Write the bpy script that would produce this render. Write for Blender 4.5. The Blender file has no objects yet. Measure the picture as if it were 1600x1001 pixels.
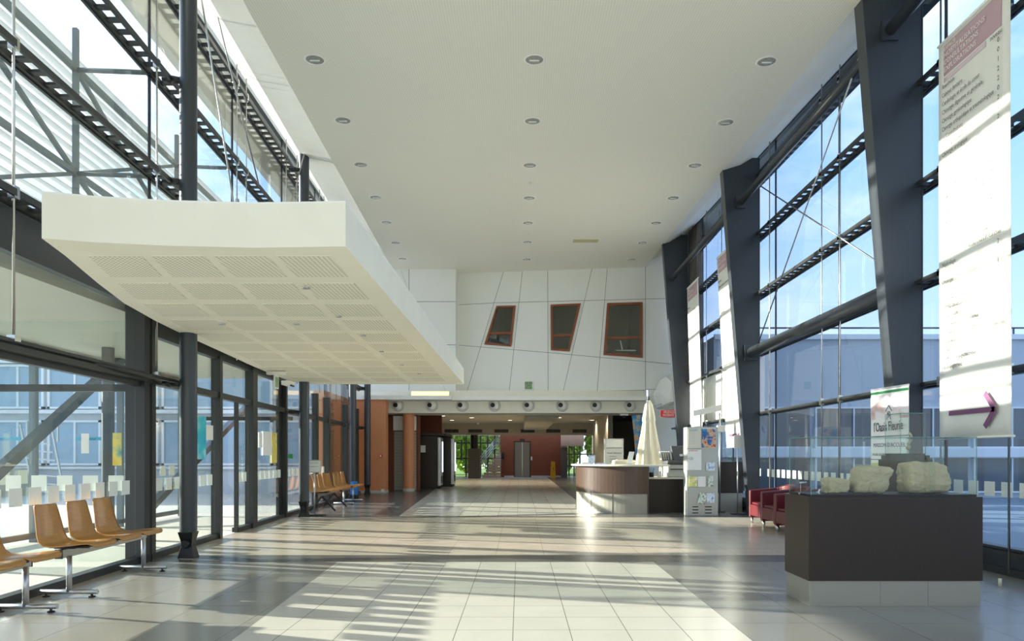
import bpy, bmesh, math, random
from mathutils import Vector, Matrix
R = random.Random(7)
C = bpy.context.scene.collection
sc = bpy.context.scene
F, HX, HY, EYE = 1110.0, 812.0, 711.0, 1.235      # focal length in px, vanishing point, eye height

# ------------------------------------------------------------------ camera
cam_d = bpy.data.cameras.new('camera'); cam = bpy.data.objects.new('camera', cam_d); C.objects.link(cam)
cam.location = (0, 0, EYE); cam.rotation_euler = (math.pi/2, 0, 0)
cam_d.sensor_width = 36; cam_d.lens = 36*F/1600
cam_d.shift_x = -(HX-800)/1600; cam_d.shift_y = (HY-500.5)/1600
cam_d.clip_start = .05; cam_d.clip_end = 400
sc.camera = cam
sc.view_settings.view_transform = 'Standard'; sc.view_settings.look = 'None'
sc.view_settings.gamma = 1; sc.view_settings.exposure = 0.85; sc.view_settings.use_curve_mapping = False
sc.cycles.transparent_max_bounces = 32
sc.cycles.max_bounces = 10; sc.cycles.diffuse_bounces = 6

def srgb(r, g, b):
    return tuple(((c/255)/12.92 if c/255 <= .04045 else ((c/255+.055)/1.055)**2.4) for c in (r, g, b)) + (1,)

# ------------------------------------------------------------------ sky and sun
w = bpy.data.worlds.new('world'); sc.world = w; w.use_nodes = True
nt = w.node_tree; nt.nodes.clear()
def N(nt, t, **kw):
    n = nt.nodes.new(t)
    for k, v in kw.items(): setattr(n, k, v)
    return n
tc = N(nt, 'ShaderNodeTexCoord'); sep = N(nt, 'ShaderNodeSeparateXYZ')
nt.links.new(tc.outputs['Generated'], sep.inputs[0])
ramp = N(nt, 'ShaderNodeValToRGB'); e = ramp.color_ramp.elements
e[0].position = 0.0; e[0].color = (.62, .66, .62, 1)
e[1].position = 1.0; e[1].color = (.22, .42, .85, 1)
x = e.new(.02); x.color = (.62, .76, .95, 1)
x = e.new(.35); x.color = (.36, .58, .98, 1)
nt.links.new(sep.outputs['Z'], ramp.inputs[0])
mp = N(nt, 'ShaderNodeMapping'); mp.inputs['Scale'].default_value = (1.6, 1.6, 3.2)
nt.links.new(tc.outputs['Generated'], mp.inputs[0])
noi = N(nt, 'ShaderNodeTexNoise'); noi.inputs['Scale'].default_value = 1.7; noi.inputs['Detail'].default_value = 7
noi.inputs['Roughness'].default_value = .58
nt.links.new(mp.outputs[0], noi.inputs['Vector'])
cr = N(nt, 'ShaderNodeValToRGB'); cr.color_ramp.elements[0].position = .46; cr.color_ramp.elements[1].position = .68
nt.links.new(noi.outputs['Fac'], cr.inputs[0])
mx = N(nt, 'ShaderNodeMix', data_type='RGBA')
nt.links.new(cr.outputs[0], mx.inputs[0]); nt.links.new(ramp.outputs[0], mx.inputs[6]); mx.inputs[7].default_value = (.92, .95, 1, 1)
bg = N(nt, 'ShaderNodeBackground'); bg.inputs['Strength'].default_value = 1.0
dp = N(nt, 'ShaderNodeVectorMath', operation='DOT_PRODUCT'); nt.links.new(tc.outputs['Generated'], dp.inputs[0])   # brighter haze round the low sun
dp.inputs[1].default_value = (-math.cos(math.radians(14.3))*math.cos(math.radians(16)), math.cos(math.radians(14.3))*math.sin(math.radians(16)), math.sin(math.radians(14.3)))
cl = N(nt, 'ShaderNodeMath', operation='MAXIMUM'); cl.inputs[1].default_value = 0; nt.links.new(dp.outputs['Value'], cl.inputs[0])
p2 = N(nt, 'ShaderNodeMath', operation='POWER'); p2.inputs[1].default_value = 2; nt.links.new(cl.outputs[0], p2.inputs[0])
ma = N(nt, 'ShaderNodeMath', operation='MULTIPLY_ADD'); ma.inputs[1].default_value = .4; ma.inputs[2].default_value = .95; nt.links.new(p2.outputs[0], ma.inputs[0])
nt.links.new(ma.outputs[0], bg.inputs['Strength'])
nt.links.new(mx.outputs[2], bg.inputs[0]); wo = N(nt, 'ShaderNodeOutputWorld'); nt.links.new(bg.outputs[0], wo.inputs[0])

AZ, EL = math.radians(16), math.radians(14.3)
sd = Vector((math.cos(EL)*math.cos(AZ), -math.cos(EL)*math.sin(AZ), -math.sin(EL)))
sun_d = bpy.data.lights.new('sun', 'SUN'); sun_d.energy = 8.4; sun_d.angle = math.radians(.55); sun_d.color = (1, .94, .84)
sun = bpy.data.objects.new('sun', sun_d); C.objects.link(sun)
sun.rotation_euler = sd.to_track_quat('-Z', 'Y').to_euler(); sun.location = (-30, 10, 12)

# ------------------------------------------------------------------ helpers
def P(px, py, Y): return Vector(((px-HX)*Y/F, Y, EYE+(HY-py)*Y/F))
def LX(y): return -3.93-.055*y          # line of the left glass front
RX = 5.06                               # line of the right glass front
def CZ(y): return 6.42+.046*y           # main ceiling
def CLX(y): return -2.886-.059*y        # its left edge
CRX = 4.19
def LT(y): return 7.10+.0318*y
def RT(y): return 6.77+.056*y

class MB:
    def __init__(s): s.v = []; s.f = []; s.m = []; s.sm = []
    def add(s, vs, fs, m=0, smooth=False):
        o = len(s.v); s.v += [tuple(v) for v in vs]
        for f in fs: s.f.append(tuple(i+o for i in f)); s.m.append(m); s.sm.append(smooth)
        return s
    def hexa(s, b, t, m=0):   # bottom quad (ccw from above), top quad
        return s.add(list(b)+list(t), [(3,2,1,0),(4,5,6,7),(0,1,5,4),(1,2,6,5),(2,3,7,6),(3,0,4,7)], m)
    def box(s, x0, x1, y0, y1, z0, z1, m=0):
        return s.hexa([(x0,y0,z0),(x1,y0,z0),(x1,y1,z0),(x0,y1,z0)], [(x0,y0,z1),(x1,y0,z1),(x1,y1,z1),(x0,y1,z1)], m)
    def prism(s, pts, d, m=0):  # polygon of 3D points pushed by vector d
        n = len(pts); d = Vector(d); a = [Vector(p) for p in pts]; b = [p+d for p in a]
        return s.add(a+b, [tuple(range(n))[::-1], tuple(range(n, 2*n))]+[(i, (i+1) % n, n+(i+1) % n, n+i) for i in range(n)], m)
    def bar(s, p0, p1, w, h, m=0, up=(0,0,1)):
        p0, p1 = Vector(p0), Vector(p1); d = (p1-p0).normalized(); u = Vector(up)
        if abs(d.dot(u)) > .99: u = Vector((0,1,0))
        a = d.cross(u).normalized()*w/2; b = a.cross(d).normalized()*h/2
        q = [-a-b, a-b, a+b, -a+b]
        return s.add([p0+k for k in q]+[p1+k for k in q], [(3,2,1,0),(4,5,6,7),(0,1,5,4),(1,2,6,5),(2,3,7,6),(3,0,4,7)], m)
    def tube(s, p0, p1, r, n=12, r1=None, m=0, cap=True):
        p0, p1 = Vector(p0), Vector(p1); d = (p1-p0).normalized(); u = Vector((0,0,1)) if abs(d.z) < .95 else Vector((1,0,0))
        a = d.cross(u).normalized(); b = d.cross(a); r1 = r if r1 is None else r1
        ring = lambda p, rr: [p+(a*math.cos(t)+b*math.sin(t))*rr for t in [2*math.pi*i/n for i in range(n)]]
        s.add(ring(p0, r)+ring(p1, r1), [(i, (i+1) % n, n+(i+1) % n, n+i) for i in range(n)], m, True)
        if cap:
            s.add(ring(p0, r), [tuple(range(n))[::-1]], m); s.add(ring(p1, r1), [tuple(range(n))], m)
        return s
    def lathe(s, c, prof, n=24, m=0, axis='z', a0=0, a1=2*math.pi):
        full = abs(a1-a0-2*math.pi) < 1e-6; k = n if full else n+1; vs = []
        for r, h in prof:
            for i in range(k):
                t = a0+(a1-a0)*i/n; p = (r*math.cos(t), r*math.sin(t), h)
                if axis == 'y': p = (p[0], p[2], p[1])
                vs.append((c[0]+p[0], c[1]+p[1], c[2]+p[2]))
        fs = []
        for j in range(len(prof)-1):
            for i in range(n if full else n):
                i2 = (i+1) % k if full else i+1
                fs.append((j*k+i, j*k+i2, (j+1)*k+i2, (j+1)*k+i))
        return s.add(vs, fs, m, True)
    def ball(s, c, r, n=12, m=0, sc3=(1,1,1)):
        vs, fs = [], []
        k = n//2
        for j in range(k+1):
            ph = math.pi*j/k
            for i in range(n):
                t = 2*math.pi*i/n
                vs.append((c[0]+r*sc3[0]*math.sin(ph)*math.cos(t), c[1]+r*sc3[1]*math.sin(ph)*math.sin(t), c[2]+r*sc3[2]*math.cos(ph)))
        for j in range(k):
            for i in range(n): fs.append((j*n+i, (j+1)*n+i, (j+1)*n+(i+1) % n, j*n+(i+1) % n))
        return s.add(vs, fs, m, True)
    def build(s, name, mats, parent=None, bevel=0, loc=None):
        me = bpy.data.meshes.new(name)
        off = Vector(loc) if loc else Vector((0,0,0))
        me.from_pydata([tuple(Vector(v)-off) for v in s.v], [], s.f)
        if not isinstance(mats, (list, tuple)): mats = [mats]
        for mt in mats: me.materials.append(mt)
        me.polygons.foreach_set('material_index', s.m); me.polygons.foreach_set('use_smooth', s.sm); me.update()
        bm = bmesh.new(); bm.from_mesh(me); bmesh.ops.remove_doubles(bm, verts=bm.verts, dist=1e-5) if any(s.sm) else None
        bmesh.ops.recalc_face_normals(bm, faces=bm.faces); bm.to_mesh(me); bm.free()
        o = bpy.data.objects.new(name, me); C.objects.link(o)
        if loc: o.location = off
        if parent: o.parent = parent
        if bevel:
            b = o.modifiers.new('b', 'BEVEL'); b.width = bevel; b.segments = 2; b.limit_method = 'ANGLE'; b.angle_limit = .6
        return o
def tag(o, label, cat, group=None):
    o['label'] = label; o['category'] = cat
    if group: o['group'] = group
    return o
def thing(name, label, cat, loc=(0,0,0), rz=0, group=None):
    o = bpy.data.objects.new(name, None); C.objects.link(o); o.location = loc; o.rotation_euler = (0,0,rz); o.empty_display_size = .1
    return tag(o, label, cat, group)
def struct(o): o['kind'] = 'structure'; return o
def sroot(name):
    o = bpy.data.objects.new(name, None); C.objects.link(o); return struct(o)
def dup(root, loc, rz=None, label=None, parent=None):
    r = root.copy(); C.objects.link(r); r.location = loc
    if rz is not None: r.rotation_euler = (0,0,rz)
    if label: r['label'] = label
    for ch in list(root.children):
        c = ch.copy(); C.objects.link(c); c.parent = r
        for g in list(ch.children):
            d = g.copy(); C.objects.link(d); d.parent = c
    return r
def text(name, s, size, mat, M, parent=None, align='LEFT', ext=.0008, width=None):
    cu = bpy.data.curves.new(name, 'FONT'); cu.body = s; cu.size = size; cu.extrude = ext; cu.align_x = align; cu.resolution_u = 2
    cu.materials.append(mat)
    o = bpy.data.objects.new(name, cu); C.objects.link(o); o.matrix_world = M
    me = bpy.data.meshes.new_from_object(o); me.materials.clear(); me.materials.append(mat)
    xs = [v.co.x for v in me.vertices]
    if width and xs and max(xs)-min(xs) > 1e-6:
        k = width/(max(xs)-min(xs))
        for v in me.vertices: v.co.x *= k
    bpy.data.objects.remove(o); o = bpy.data.objects.new(name, me); C.objects.link(o); o.matrix_world = M
    if parent: o.parent = parent; o.matrix_parent_inverse = Matrix()
    return o
def frameM(o, xd, yd):
    xd, yd = Vector(xd).normalized(), Vector(yd).normalized(); zd = xd.cross(yd)
    return Matrix(((xd.x, yd.x, zd.x, o[0]), (xd.y, yd.y, zd.y, o[1]), (xd.z, yd.z, zd.z, o[2]), (0,0,0,1)))
def flat_poly(name, outer, holes, thick, mat, M, parent=None):   # 2D outline with holes, solid
    cu = bpy.data.curves.new(name, 'CURVE'); cu.dimensions = '2D'; cu.fill_mode = 'BOTH'; cu.extrude = thick/2
    for pts in [outer]+holes:
        sp = cu.splines.new('POLY'); sp.points.add(len(pts)-1); sp.use_cyclic_u = True
        for i, p in enumerate(pts): sp.points[i].co = (p[0], p[1], 0, 1)
    t = bpy.data.objects.new(name, cu); C.objects.link(t)
    me = bpy.data.meshes.new_from_object(t); bpy.data.objects.remove(t)
    me.materials.clear(); me.materials.append(mat)
    o = bpy.data.objects.new(name, me); C.objects.link(o); o.matrix_world = M
    if parent: o.parent = parent; o.matrix_parent_inverse = Matrix()
    return o

# ------------------------------------------------------------------ materials
def mat(name, col, rough=.5, metal=0, spec=.5, noise=None, emis=None, bump=None, coat=0):
    m = bpy.data.materials.new(name); m.use_nodes = True; t = m.node_tree; b = t.nodes['Principled BSDF']
    b.inputs['Base Color'].default_value = col; b.inputs['Roughness'].default_value = rough
    b.inputs['Metallic'].default_value = metal; b.inputs['Specular IOR Level'].default_value = spec
    if coat: b.inputs['Coat Weight'].default_value = coat; b.inputs['Coat Roughness'].default_value = .08
    if emis: b.inputs['Emission Color'].default_value = emis[0]; b.inputs['Emission Strength'].default_value = emis[1]
    g = N(t, 'ShaderNodeNewGeometry')
    sc_, amt, st = noise if noise else (3.0, .06, (1,1,1))
    mp = N(t, 'ShaderNodeMapping'); mp.inputs['Scale'].default_value = st; t.links.new(g.outputs['Position'], mp.inputs[0])
    n = N(t, 'ShaderNodeTexNoise'); n.inputs['Scale'].default_value = sc_; n.inputs['Detail'].default_value = 4
    t.links.new(mp.outputs[0], n.inputs['Vector'])
    hs = N(t, 'ShaderNodeMapRange'); hs.inputs[3].default_value = 1-amt; hs.inputs[4].default_value = 1+amt
    t.links.new(n.outputs['Fac'], hs.inputs[0])
    mu = N(t, 'ShaderNodeVectorMath', operation='SCALE'); mu.inputs[0].default_value = col[:3]
    t.links.new(hs.outputs[0], mu.inputs['Scale']); t.links.new(mu.outputs[0], b.inputs['Base Color'])
    if bump:
        bn = N(t, 'ShaderNodeTexNoise'); bn.inputs['Scale'].default_value = bump[0]; bn.inputs['Detail'].default_value = 6
        t.links.new(g.outputs['Position'], bn.inputs['Vector'])
        bu = N(t, 'ShaderNodeBump'); bu.inputs['Strength'].default_value = bump[1]; bu.inputs['Distance'].default_value = bump[2]
        t.links.new(bn.outputs['Fac'], bu.inputs['Height']); t.links.new(bu.outputs[0], b.inputs['Normal'])
    return m
def glass(name, tint, ior=1.45, rough=0.0, refl=1.0):
    m = bpy.data.materials.new(name); m.use_nodes = True; t = m.node_tree; t.nodes.clear()
    lw = N(t, 'ShaderNodeLayerWeight'); lw.inputs[0].default_value = .5      # works the same from both sides of the pane
    pw = N(t, 'ShaderNodeMath', operation='POWER'); pw.inputs[1].default_value = 5; t.links.new(lw.outputs['Facing'], pw.inputs[0])
    f0 = ((ior-1)/(ior+1))**2
    mu = N(t, 'ShaderNodeMath', operation='MULTIPLY_ADD'); mu.inputs[1].default_value = (1-f0)*refl; mu.inputs[2].default_value = f0*refl
    tr = N(t, 'ShaderNodeBsdfTransparent'); tr.inputs[0].default_value = tint
    gl = N(t, 'ShaderNodeBsdfGlossy'); gl.inputs['Roughness'].default_value = rough
    mi = N(t, 'ShaderNodeMixShader'); o = N(t, 'ShaderNodeOutputMaterial')
    t.links.new(pw.outputs[0], mu.inputs[0]); t.links.new(mu.outputs[0], mi.inputs[0])
    t.links.new(tr.outputs[0], mi.inputs[1]); t.links.new(gl.outputs[0], mi.inputs[2]); t.links.new(mi.outputs[0], o.inputs[0])
    return m
def tile(name, c1, c2, grout, size, ox, oy, rough=.22):
    m = bpy.data.materials.new(name); m.use_nodes = True; t = m.node_tree; b = t.nodes['Principled BSDF']
    g = N(t, 'ShaderNodeNewGeometry'); mp = N(t, 'ShaderNodeMapping'); mp.inputs['Location'].default_value = (-ox, -oy, 0)
    t.links.new(g.outputs['Position'], mp.inputs[0])
    br = N(t, 'ShaderNodeTexBrick'); br.offset = 0; br.squash = 1
    for k, v in (('Color1', c1), ('Color2', c2), ('Mortar', grout), ('Scale', 1), ('Mortar Size', .0028), ('Mortar Smooth', .1), ('Brick Width', size), ('Row Height', size), ('Bias', 0)):
        br.inputs[k].default_value = v
    t.links.new(mp.outputs[0], br.inputs['Vector'])
    n = N(t, 'ShaderNodeTexNoise'); n.inputs['Scale'].default_value = 2.2; n.inputs['Detail'].default_value = 5; t.links.new(g.outputs['Position'], n.inputs['Vector'])
    mr = N(t, 'ShaderNodeMapRange'); mr.inputs[3].default_value = .93; mr.inputs[4].default_value = 1.05; t.links.new(n.outputs['Fac'], mr.inputs[0])
    mu = N(t, 'ShaderNodeVectorMath', operation='SCALE'); t.links.new(br.outputs['Color'], mu.inputs[0]); t.links.new(mr.outputs[0], mu.inputs['Scale'])
    t.links.new(mu.outputs[0], b.inputs['Base Color'])
    r2 = N(t, 'ShaderNodeMapRange'); r2.inputs[3].default_value = rough-.05; r2.inputs[4].default_value = rough+.09; t.links.new(n.outputs['Fac'], r2.inputs[0])
    t.links.new(r2.outputs[0], b.inputs['Roughness']); b.inputs['Specular IOR Level'].default_value = .55
    bu = N(t, 'ShaderNodeBump'); bu.inputs['Strength'].default_value = .25; bu.inputs['Distance'].default_value = .002; bu.invert = True
    t.links.new(br.outputs['Fac'], bu.inputs['Height']); t.links.new(bu.outputs[0], b.inputs['Normal'])
    return m
def dots(name, col, dark, pitch, rad, rough=.7):     # perforated board: round holes on a square grid
    m = bpy.data.materials.new(name); m.use_nodes = True; t = m.node_tree; b = t.nodes['Principled BSDF']
    g = N(t, 'ShaderNodeNewGeometry'); mp = N(t, 'ShaderNodeMapping'); mp.inputs['Scale'].default_value = (1/pitch, 1/pitch, 0)
    t.links.new(g.outputs['Position'], mp.inputs[0])
    fr = N(t, 'ShaderNodeVectorMath', operation='FRACTION'); t.links.new(mp.outputs[0], fr.inputs[0])
    su = N(t, 'ShaderNodeVectorMath', operation='SUBTRACT'); su.inputs[1].default_value = (.5,.5,0); t.links.new(fr.outputs[0], su.inputs[0])
    le = N(t, 'ShaderNodeVectorMath', operation='LENGTH'); t.links.new(su.outputs[0], le.inputs[0])
    lt = N(t, 'ShaderNodeMath', operation='LESS_THAN'); lt.inputs[1].default_value = rad/pitch; t.links.new(le.outputs['Value'], lt.inputs[0])
    mi = N(t, 'ShaderNodeMix', data_type='RGBA'); mi.inputs[6].default_value = col; mi.inputs[7].default_value = dark
    t.links.new(lt.outputs[0], mi.inputs[0]); t.links.new(mi.outputs[2], b.inputs['Base Color'])
    b.inputs['Roughness'].default_value = rough; b.inputs['Specular IOR Level'].default_value = .2
    return m
def wood(name, c1, c2, rough, stretch, scale=9, coat=0):
    m = bpy.data.materials.new(name); m.use_nodes = True; t = m.node_tree; b = t.nodes['Principled BSDF']
    g = N(t, 'ShaderNodeNewGeometry'); mp = N(t, 'ShaderNodeMapping'); mp.inputs['Scale'].default_value = stretch
    t.links.new(g.outputs['Position'], mp.inputs[0])
    n = N(t, 'ShaderNodeTexNoise'); n.inputs['Scale'].default_value = scale; n.inputs['Detail'].default_value = 6; n.inputs['Roughness'].default_value = .65
    n.inputs['Distortion'].default_value = .6
    t.links.new(mp.outputs[0], n.inputs['Vector'])
    r = N(t, 'ShaderNodeValToRGB'); r.color_ramp.elements[0].color = c1; r.color_ramp.elements[1].color = c2
    r.color_ramp.elements[0].position = .3; r.color_ramp.elements[1].position = .7
    t.links.new(n.outputs['Fac'], r.inputs[0]); t.links.new(r.outputs[0], b.inputs['Base Color']); b.inputs['Roughness'].default_value = rough
    if coat: b.inputs['Coat Weight'].default_value = coat; b.inputs['Coat Roughness'].default_value = .12
    return m
def picture(name, cols, scale=6, seed=0):    # mottled colour print
    m = bpy.data.materials.new(name); m.use_nodes = True; t = m.node_tree; b = t.nodes['Principled BSDF']
    g = N(t, 'ShaderNodeNewGeometry'); mp = N(t, 'ShaderNodeMapping'); mp.inputs['Location'].default_value = (seed*3.1, seed*1.7, seed*2.3)
    t.links.new(g.outputs['Position'], mp.inputs[0])
    n = N(t, 'ShaderNodeTexNoise'); n.inputs['Scale'].default_value = scale; n.inputs['Detail'].default_value = 3
    t.links.new(mp.outputs[0], n.inputs['Vector'])
    r = N(t, 'ShaderNodeValToRGB'); el = r.color_ramp.elements
    el[0].position = .3; el[0].color = cols[0]; el[1].position = .7; el[1].color = cols[-1]
    for i, c in enumerate(cols[1:-1]): q = el.new(.3+.4*(i+1)/(len(cols)-1)); q.color = c
    t.links.new(n.outputs['Fac'], r.inputs[0]); t.links.new(r.outputs[0], b.inputs['Base Color']); b.inputs['Roughness'].default_value = .5
    return m

M = {}
M['white'] = mat('white_plaster', srgb(246,244,236), .7, spec=.2)
M['soffit'] = mat('cream_plaster', srgb(242,238,222), .75, spec=.2)
M['ceiling'] = dots('perforated_ceiling', srgb(244,241,228), srgb(222,219,206), .035, .008)
M['perf'] = dots('perforated_board', srgb(240,236,219), srgb(172,168,150), .036, .009)
M['panel'] = mat('grey_wall_panel', srgb(238,239,233), .55, noise=(1.2,.03,(1,1,1)))
M['joint'] = mat('joint_shadow_gap', srgb(120,122,118), .8)
M['steel'] = mat('dark_grey_steel', srgb(54,60,66), .33, metal=.0, spec=.6, noise=(6,.08,(1,1,.3)))
M['steel_flat'] = mat('brushed_dark_plate', srgb(46,52,57), .38, spec=.6, noise=(26,.14,(1,1,.12)))
M['alu_dark'] = mat('anthracite_frame', srgb(50,52,51), .4, noise=(8,.05,(1,1,1)))
M['chrome'] = mat('stainless', srgb(200,200,196), .25, metal=1)
M['alu'] = mat('satin_aluminium', srgb(190,192,192), .32, metal=.85)
M['alu_base'] = mat('brushed_metal_skirt', srgb(166,163,152), .5, metal=.5, noise=(30,.06,(.2,.2,4)))
M['black'] = mat('black_plastic', srgb(28,28,30), .4)
M['orange'] = mat('orange_paint', srgb(216,146,102), .6, noise=(3,.07,(1,1,1)))
M['orange_dk'] = mat('rust_brown_and_shaded_orange', srgb(128,68,42), .6, noise=(3,.07,(1,1,1)))  # lift wall's own brown; by the vending machines, orange with shade painted in
M['redwood'] = wood('red_brown_window_frame', srgb(128,66,34), srgb(152,82,46), .45, (4,4,14))
M['dark_room'] = mat('dim_room_plaster', srgb(190,186,170), .8)
M['ply'] = wood('oak_plywood', srgb(158,104,42), srgb(196,142,70), .34, (2,2,40), 7, coat=.35)
M['wenge'] = wood('wenge_veneer', srgb(38,27,19), srgb(52,39,29), .4, (30,30,1.2), 6)
M['wenge_l'] = wood('brown_curved_veneer', srgb(74,56,45), srgb(92,72,59), .3, (2,2,22), 6)
M['cream'] = mat('cream_laminate', srgb(226,222,204), .4)
M['maroon'] = mat('maroon_leather', srgb(100,27,33), .42, noise=(14,.08,(1,1,1)))
M['stone'] = mat('carved_limestone', srgb(190,178,148), .9, spec=.1, noise=(9,.2,(1,1,1)), bump=(22,.9,.02))
M['paper'] = mat('white_paper', srgb(240,240,236), .6)
M['banner'] = mat('banner_cloth', srgb(232,231,222), .8, spec=.1, noise=(1.5,.02,(1,1,1)))
M['banner_pink'] = mat('banner_pink_print', srgb(196,166,172), .8, spec=.1)
M['banner_pale'] = mat('banner_pale_pink_print', srgb(216,196,200), .8, spec=.1)
M['print'] = mat('grey_print', srgb(88,82,84), .8)
M['ink'] = mat('dark_ink', srgb(60,60,66), .7)
M['purple'] = mat('purple_print', srgb(126,80,116), .7)
M['sticker'] = mat('frosted_white_film', srgb(240,244,232), .6)
M['canvas'] = mat('parasol_canvas', srgb(234,226,204), .9, spec=.1)
M['red'] = mat('red_sign_face', srgb(190,34,30), .4, emis=(srgb(190,34,30), .1))
M['green'] = mat('green_sign_face', srgb(40,140,80), .4)
M['lcd'] = mat('green_lcd', srgb(142,172,128), .3)
M['yellow'] = mat('yellow_plastic', srgb(226,176,20), .4)
M['shutter'] = mat('shutter_slats', srgb(176,174,162), .5, noise=(2,.05,(1,1,1)))
M['printer'] = mat('light_grey_plastic', srgb(196,196,190), .45)
M['printer_dk'] = mat('dark_grey_plastic', srgb(84,84,84), .45)
M['concrete'] = mat('pale_concrete', srgb(196,194,184), .8, noise=(1.5,.08,(1,1,1)))
M['facade_grey'] = mat('outside_render', srgb(188,194,200), .8, noise=(1,.05,(1,1,1)))
M['paving'] = mat('outdoor_paving', srgb(206,202,192), .85, noise=(.8,.08,(1,1,1)))
M['louver'] = mat('white_louvre_blade', srgb(246,246,242), .5)
_t = M['louver'].node_tree; _b = _t.nodes['Principled BSDF']; _o = _t.nodes['Material Output']
_tr = N(_t, 'ShaderNodeBsdfTranslucent'); _tr.inputs[0].default_value = srgb(244,246,248); _m = N(_t, 'ShaderNodeMixShader'); _m.inputs[0].default_value = .3
_t.links.new(_b.outputs[0], _m.inputs[1]); _t.links.new(_tr.outputs[0], _m.inputs[2]); _t.links.new(_m.outputs[0], _o.inputs[0])
M['win_dark'] = mat('dark_glazing', srgb(70,84,92), .08, spec=.8)
M['win_blue'] = mat('curtained_glazing', srgb(150,176,196), .12, spec=.7)
M['white_frame'] = mat('white_window_frame', srgb(226,230,232), .5)
M['sepia'] = mat('beige_wall', srgb(196,172,160), .7)
M['porch'] = mat('porch_soffit_board', srgb(186,186,172), .5)
M['silver'] = mat('silver_sheet', srgb(188,192,184), .38, metal=.25)
M['lift_steel'] = mat('lift_door_steel', srgb(120,116,110), .35, metal=.8)
M['brick'] = mat('grey_slatted_block', srgb(104,98,94), .7)
M['foliage'] = mat('leaves', srgb(150,176,64), .7, noise=(2.5,.45,(1,1,1)))
M['bark'] = mat('bark', srgb(84,70,54), .9)
M['teal'] = picture('teal_poster_print', [srgb(20,170,200), srgb(60,200,220), srgb(225,245,245)], 2.2, 1)
M['yposter'] = picture('yellow_poster_print', [srgb(225,190,60), srgb(240,220,110), srgb(60,160,170)], 5, 2)
M['art'] = picture('abstract_painting', [srgb(30,120,180), srgb(50,150,200), srgb(200,176,140), srgb(206,150,96)], 4, 3)
M['art2'] = picture('colour_poster', [srgb(200,70,40), srgb(225,190,150), srgb(30,90,160), srgb(60,160,210)], 9, 4)
M['leaf1'] = picture('leaflet_yellow', [srgb(80,180,190), srgb(240,230,120), srgb(240,245,240)], 14, 5)
M['leaf2'] = picture('leaflet_green', [srgb(90,150,90), srgb(230,240,230), srgb(60,60,70)], 14, 6)
M['leaf3'] = picture('leaflet_blue', [srgb(90,150,210), srgb(235,240,245), srgb(150,190,225)], 14, 7)
M['cyan'] = mat('cyan_film', srgb(70,180,210), .5)
M['sandgreen'] = mat('lime_print', srgb(208,214,140), .6)
M['photo'] = picture('washed_photo_print', [srgb(244,240,240), srgb(240,232,234), srgb(196,120,96)], 4, 8)
M['blue_sack'] = mat('blue_fabric', srgb(30,110,180), .6)
M['lamp_on'] = mat('lit_lamp', (1,.93,.8,1), .4, emis=((1,.86,.62,1), 5))
M['lamp_warm'] = mat('lit_amber_diffuser', (1,.85,.6,1), .4, emis=((1,.66,.28,1), .75))
M['tube_on'] = mat('lit_machine_front', (1,1,1,1), .4, emis=((.85,.9,1,1), 1.3))
M['reflector'] = mat('lamp_reflector', srgb(176,176,170), .25, metal=.3, noise=(55,.75,(1,1,1)))
M['vent'] = mat('beige_grille', srgb(196,188,150), .6)
M['glass'] = glass('clear_glass', (.955,.982,.97,1))
M['glass_r'] = glass('facade_glass_right', (.90,.95,.99,1))
M['steel_out'] = mat('hazed_outdoor_steel', srgb(112,122,126), .45)  # lightened and blued: haze through the glass is put into the colour
M['glass_case'] = glass('case_glass', (.97,.99,.98,1), 1.35)
M['glass_edge'] = mat('green_glass_edge', srgb(110,160,146), .15)

# ------------------------------------------------------------------ floor and ground
YN, YE = -5.0, 40.0
def LB(y): return -1.66-.055*y
T_light = tile('pale_tiles', srgb(214,210,197), srgb(209,205,192), srgb(120,118,110), .4, -.047, 8.23)
T_grey = tile('grey_tiles', srgb(146,144,136), srgb(140,138,131), srgb(92,90,86), .6, 1.553, 8.23)
T_greyL = tile('grey_tiles_left', srgb(156,153,142), srgb(150,147,137), srgb(100,98,92), .6, -2.03, 8.23)
T_beige = tile('beige_tiles', srgb(200,190,172), srgb(194,184,166), srgb(150,142,126), .6, -.295, 8.8)
T_strip = tile('strip_tiles', srgb(98,96,92), srgb(94,92,88), srgb(80,78,74), .6, -.295, 8.2)
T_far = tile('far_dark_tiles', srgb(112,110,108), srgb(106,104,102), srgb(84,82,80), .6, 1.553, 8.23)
fl = MB()
def fz(xa, xb, y0, y1, m): fl.add([(xa(y0),y0,0),(xb(y0),y0,0),(xb(y1),y1,0),(xa(y1),y1,0)], [(0,1,2,3)], m)
cx = lambda v: (lambda y: v)
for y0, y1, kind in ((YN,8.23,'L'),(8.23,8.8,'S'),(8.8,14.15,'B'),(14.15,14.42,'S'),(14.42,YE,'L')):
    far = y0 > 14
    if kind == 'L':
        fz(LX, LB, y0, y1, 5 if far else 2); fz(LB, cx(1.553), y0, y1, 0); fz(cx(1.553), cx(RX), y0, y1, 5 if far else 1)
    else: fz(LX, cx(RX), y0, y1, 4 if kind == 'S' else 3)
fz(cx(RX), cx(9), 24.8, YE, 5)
struct(fl.build('floor', [T_light, T_grey, T_greyL, T_beige, T_strip, T_far]))
g = MB(); g.add([(-90,-60,-.06),(90,-60,-.06),(90,140,-.06),(-90,140,-.06)], [(0,1,2,3)])
struct(g.build('ground', M['paving']))
g = MB(); g.add([(-25,42.5,-.045),(25,42.5,-.045),(25,70,-.045),(-25,70,-.045)], [(0,1,2,3)])
struct(g.build('ground_lawn', mat('lawn', srgb(120,146,60), .9, noise=(4,.3,(1,1,1)))))
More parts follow.
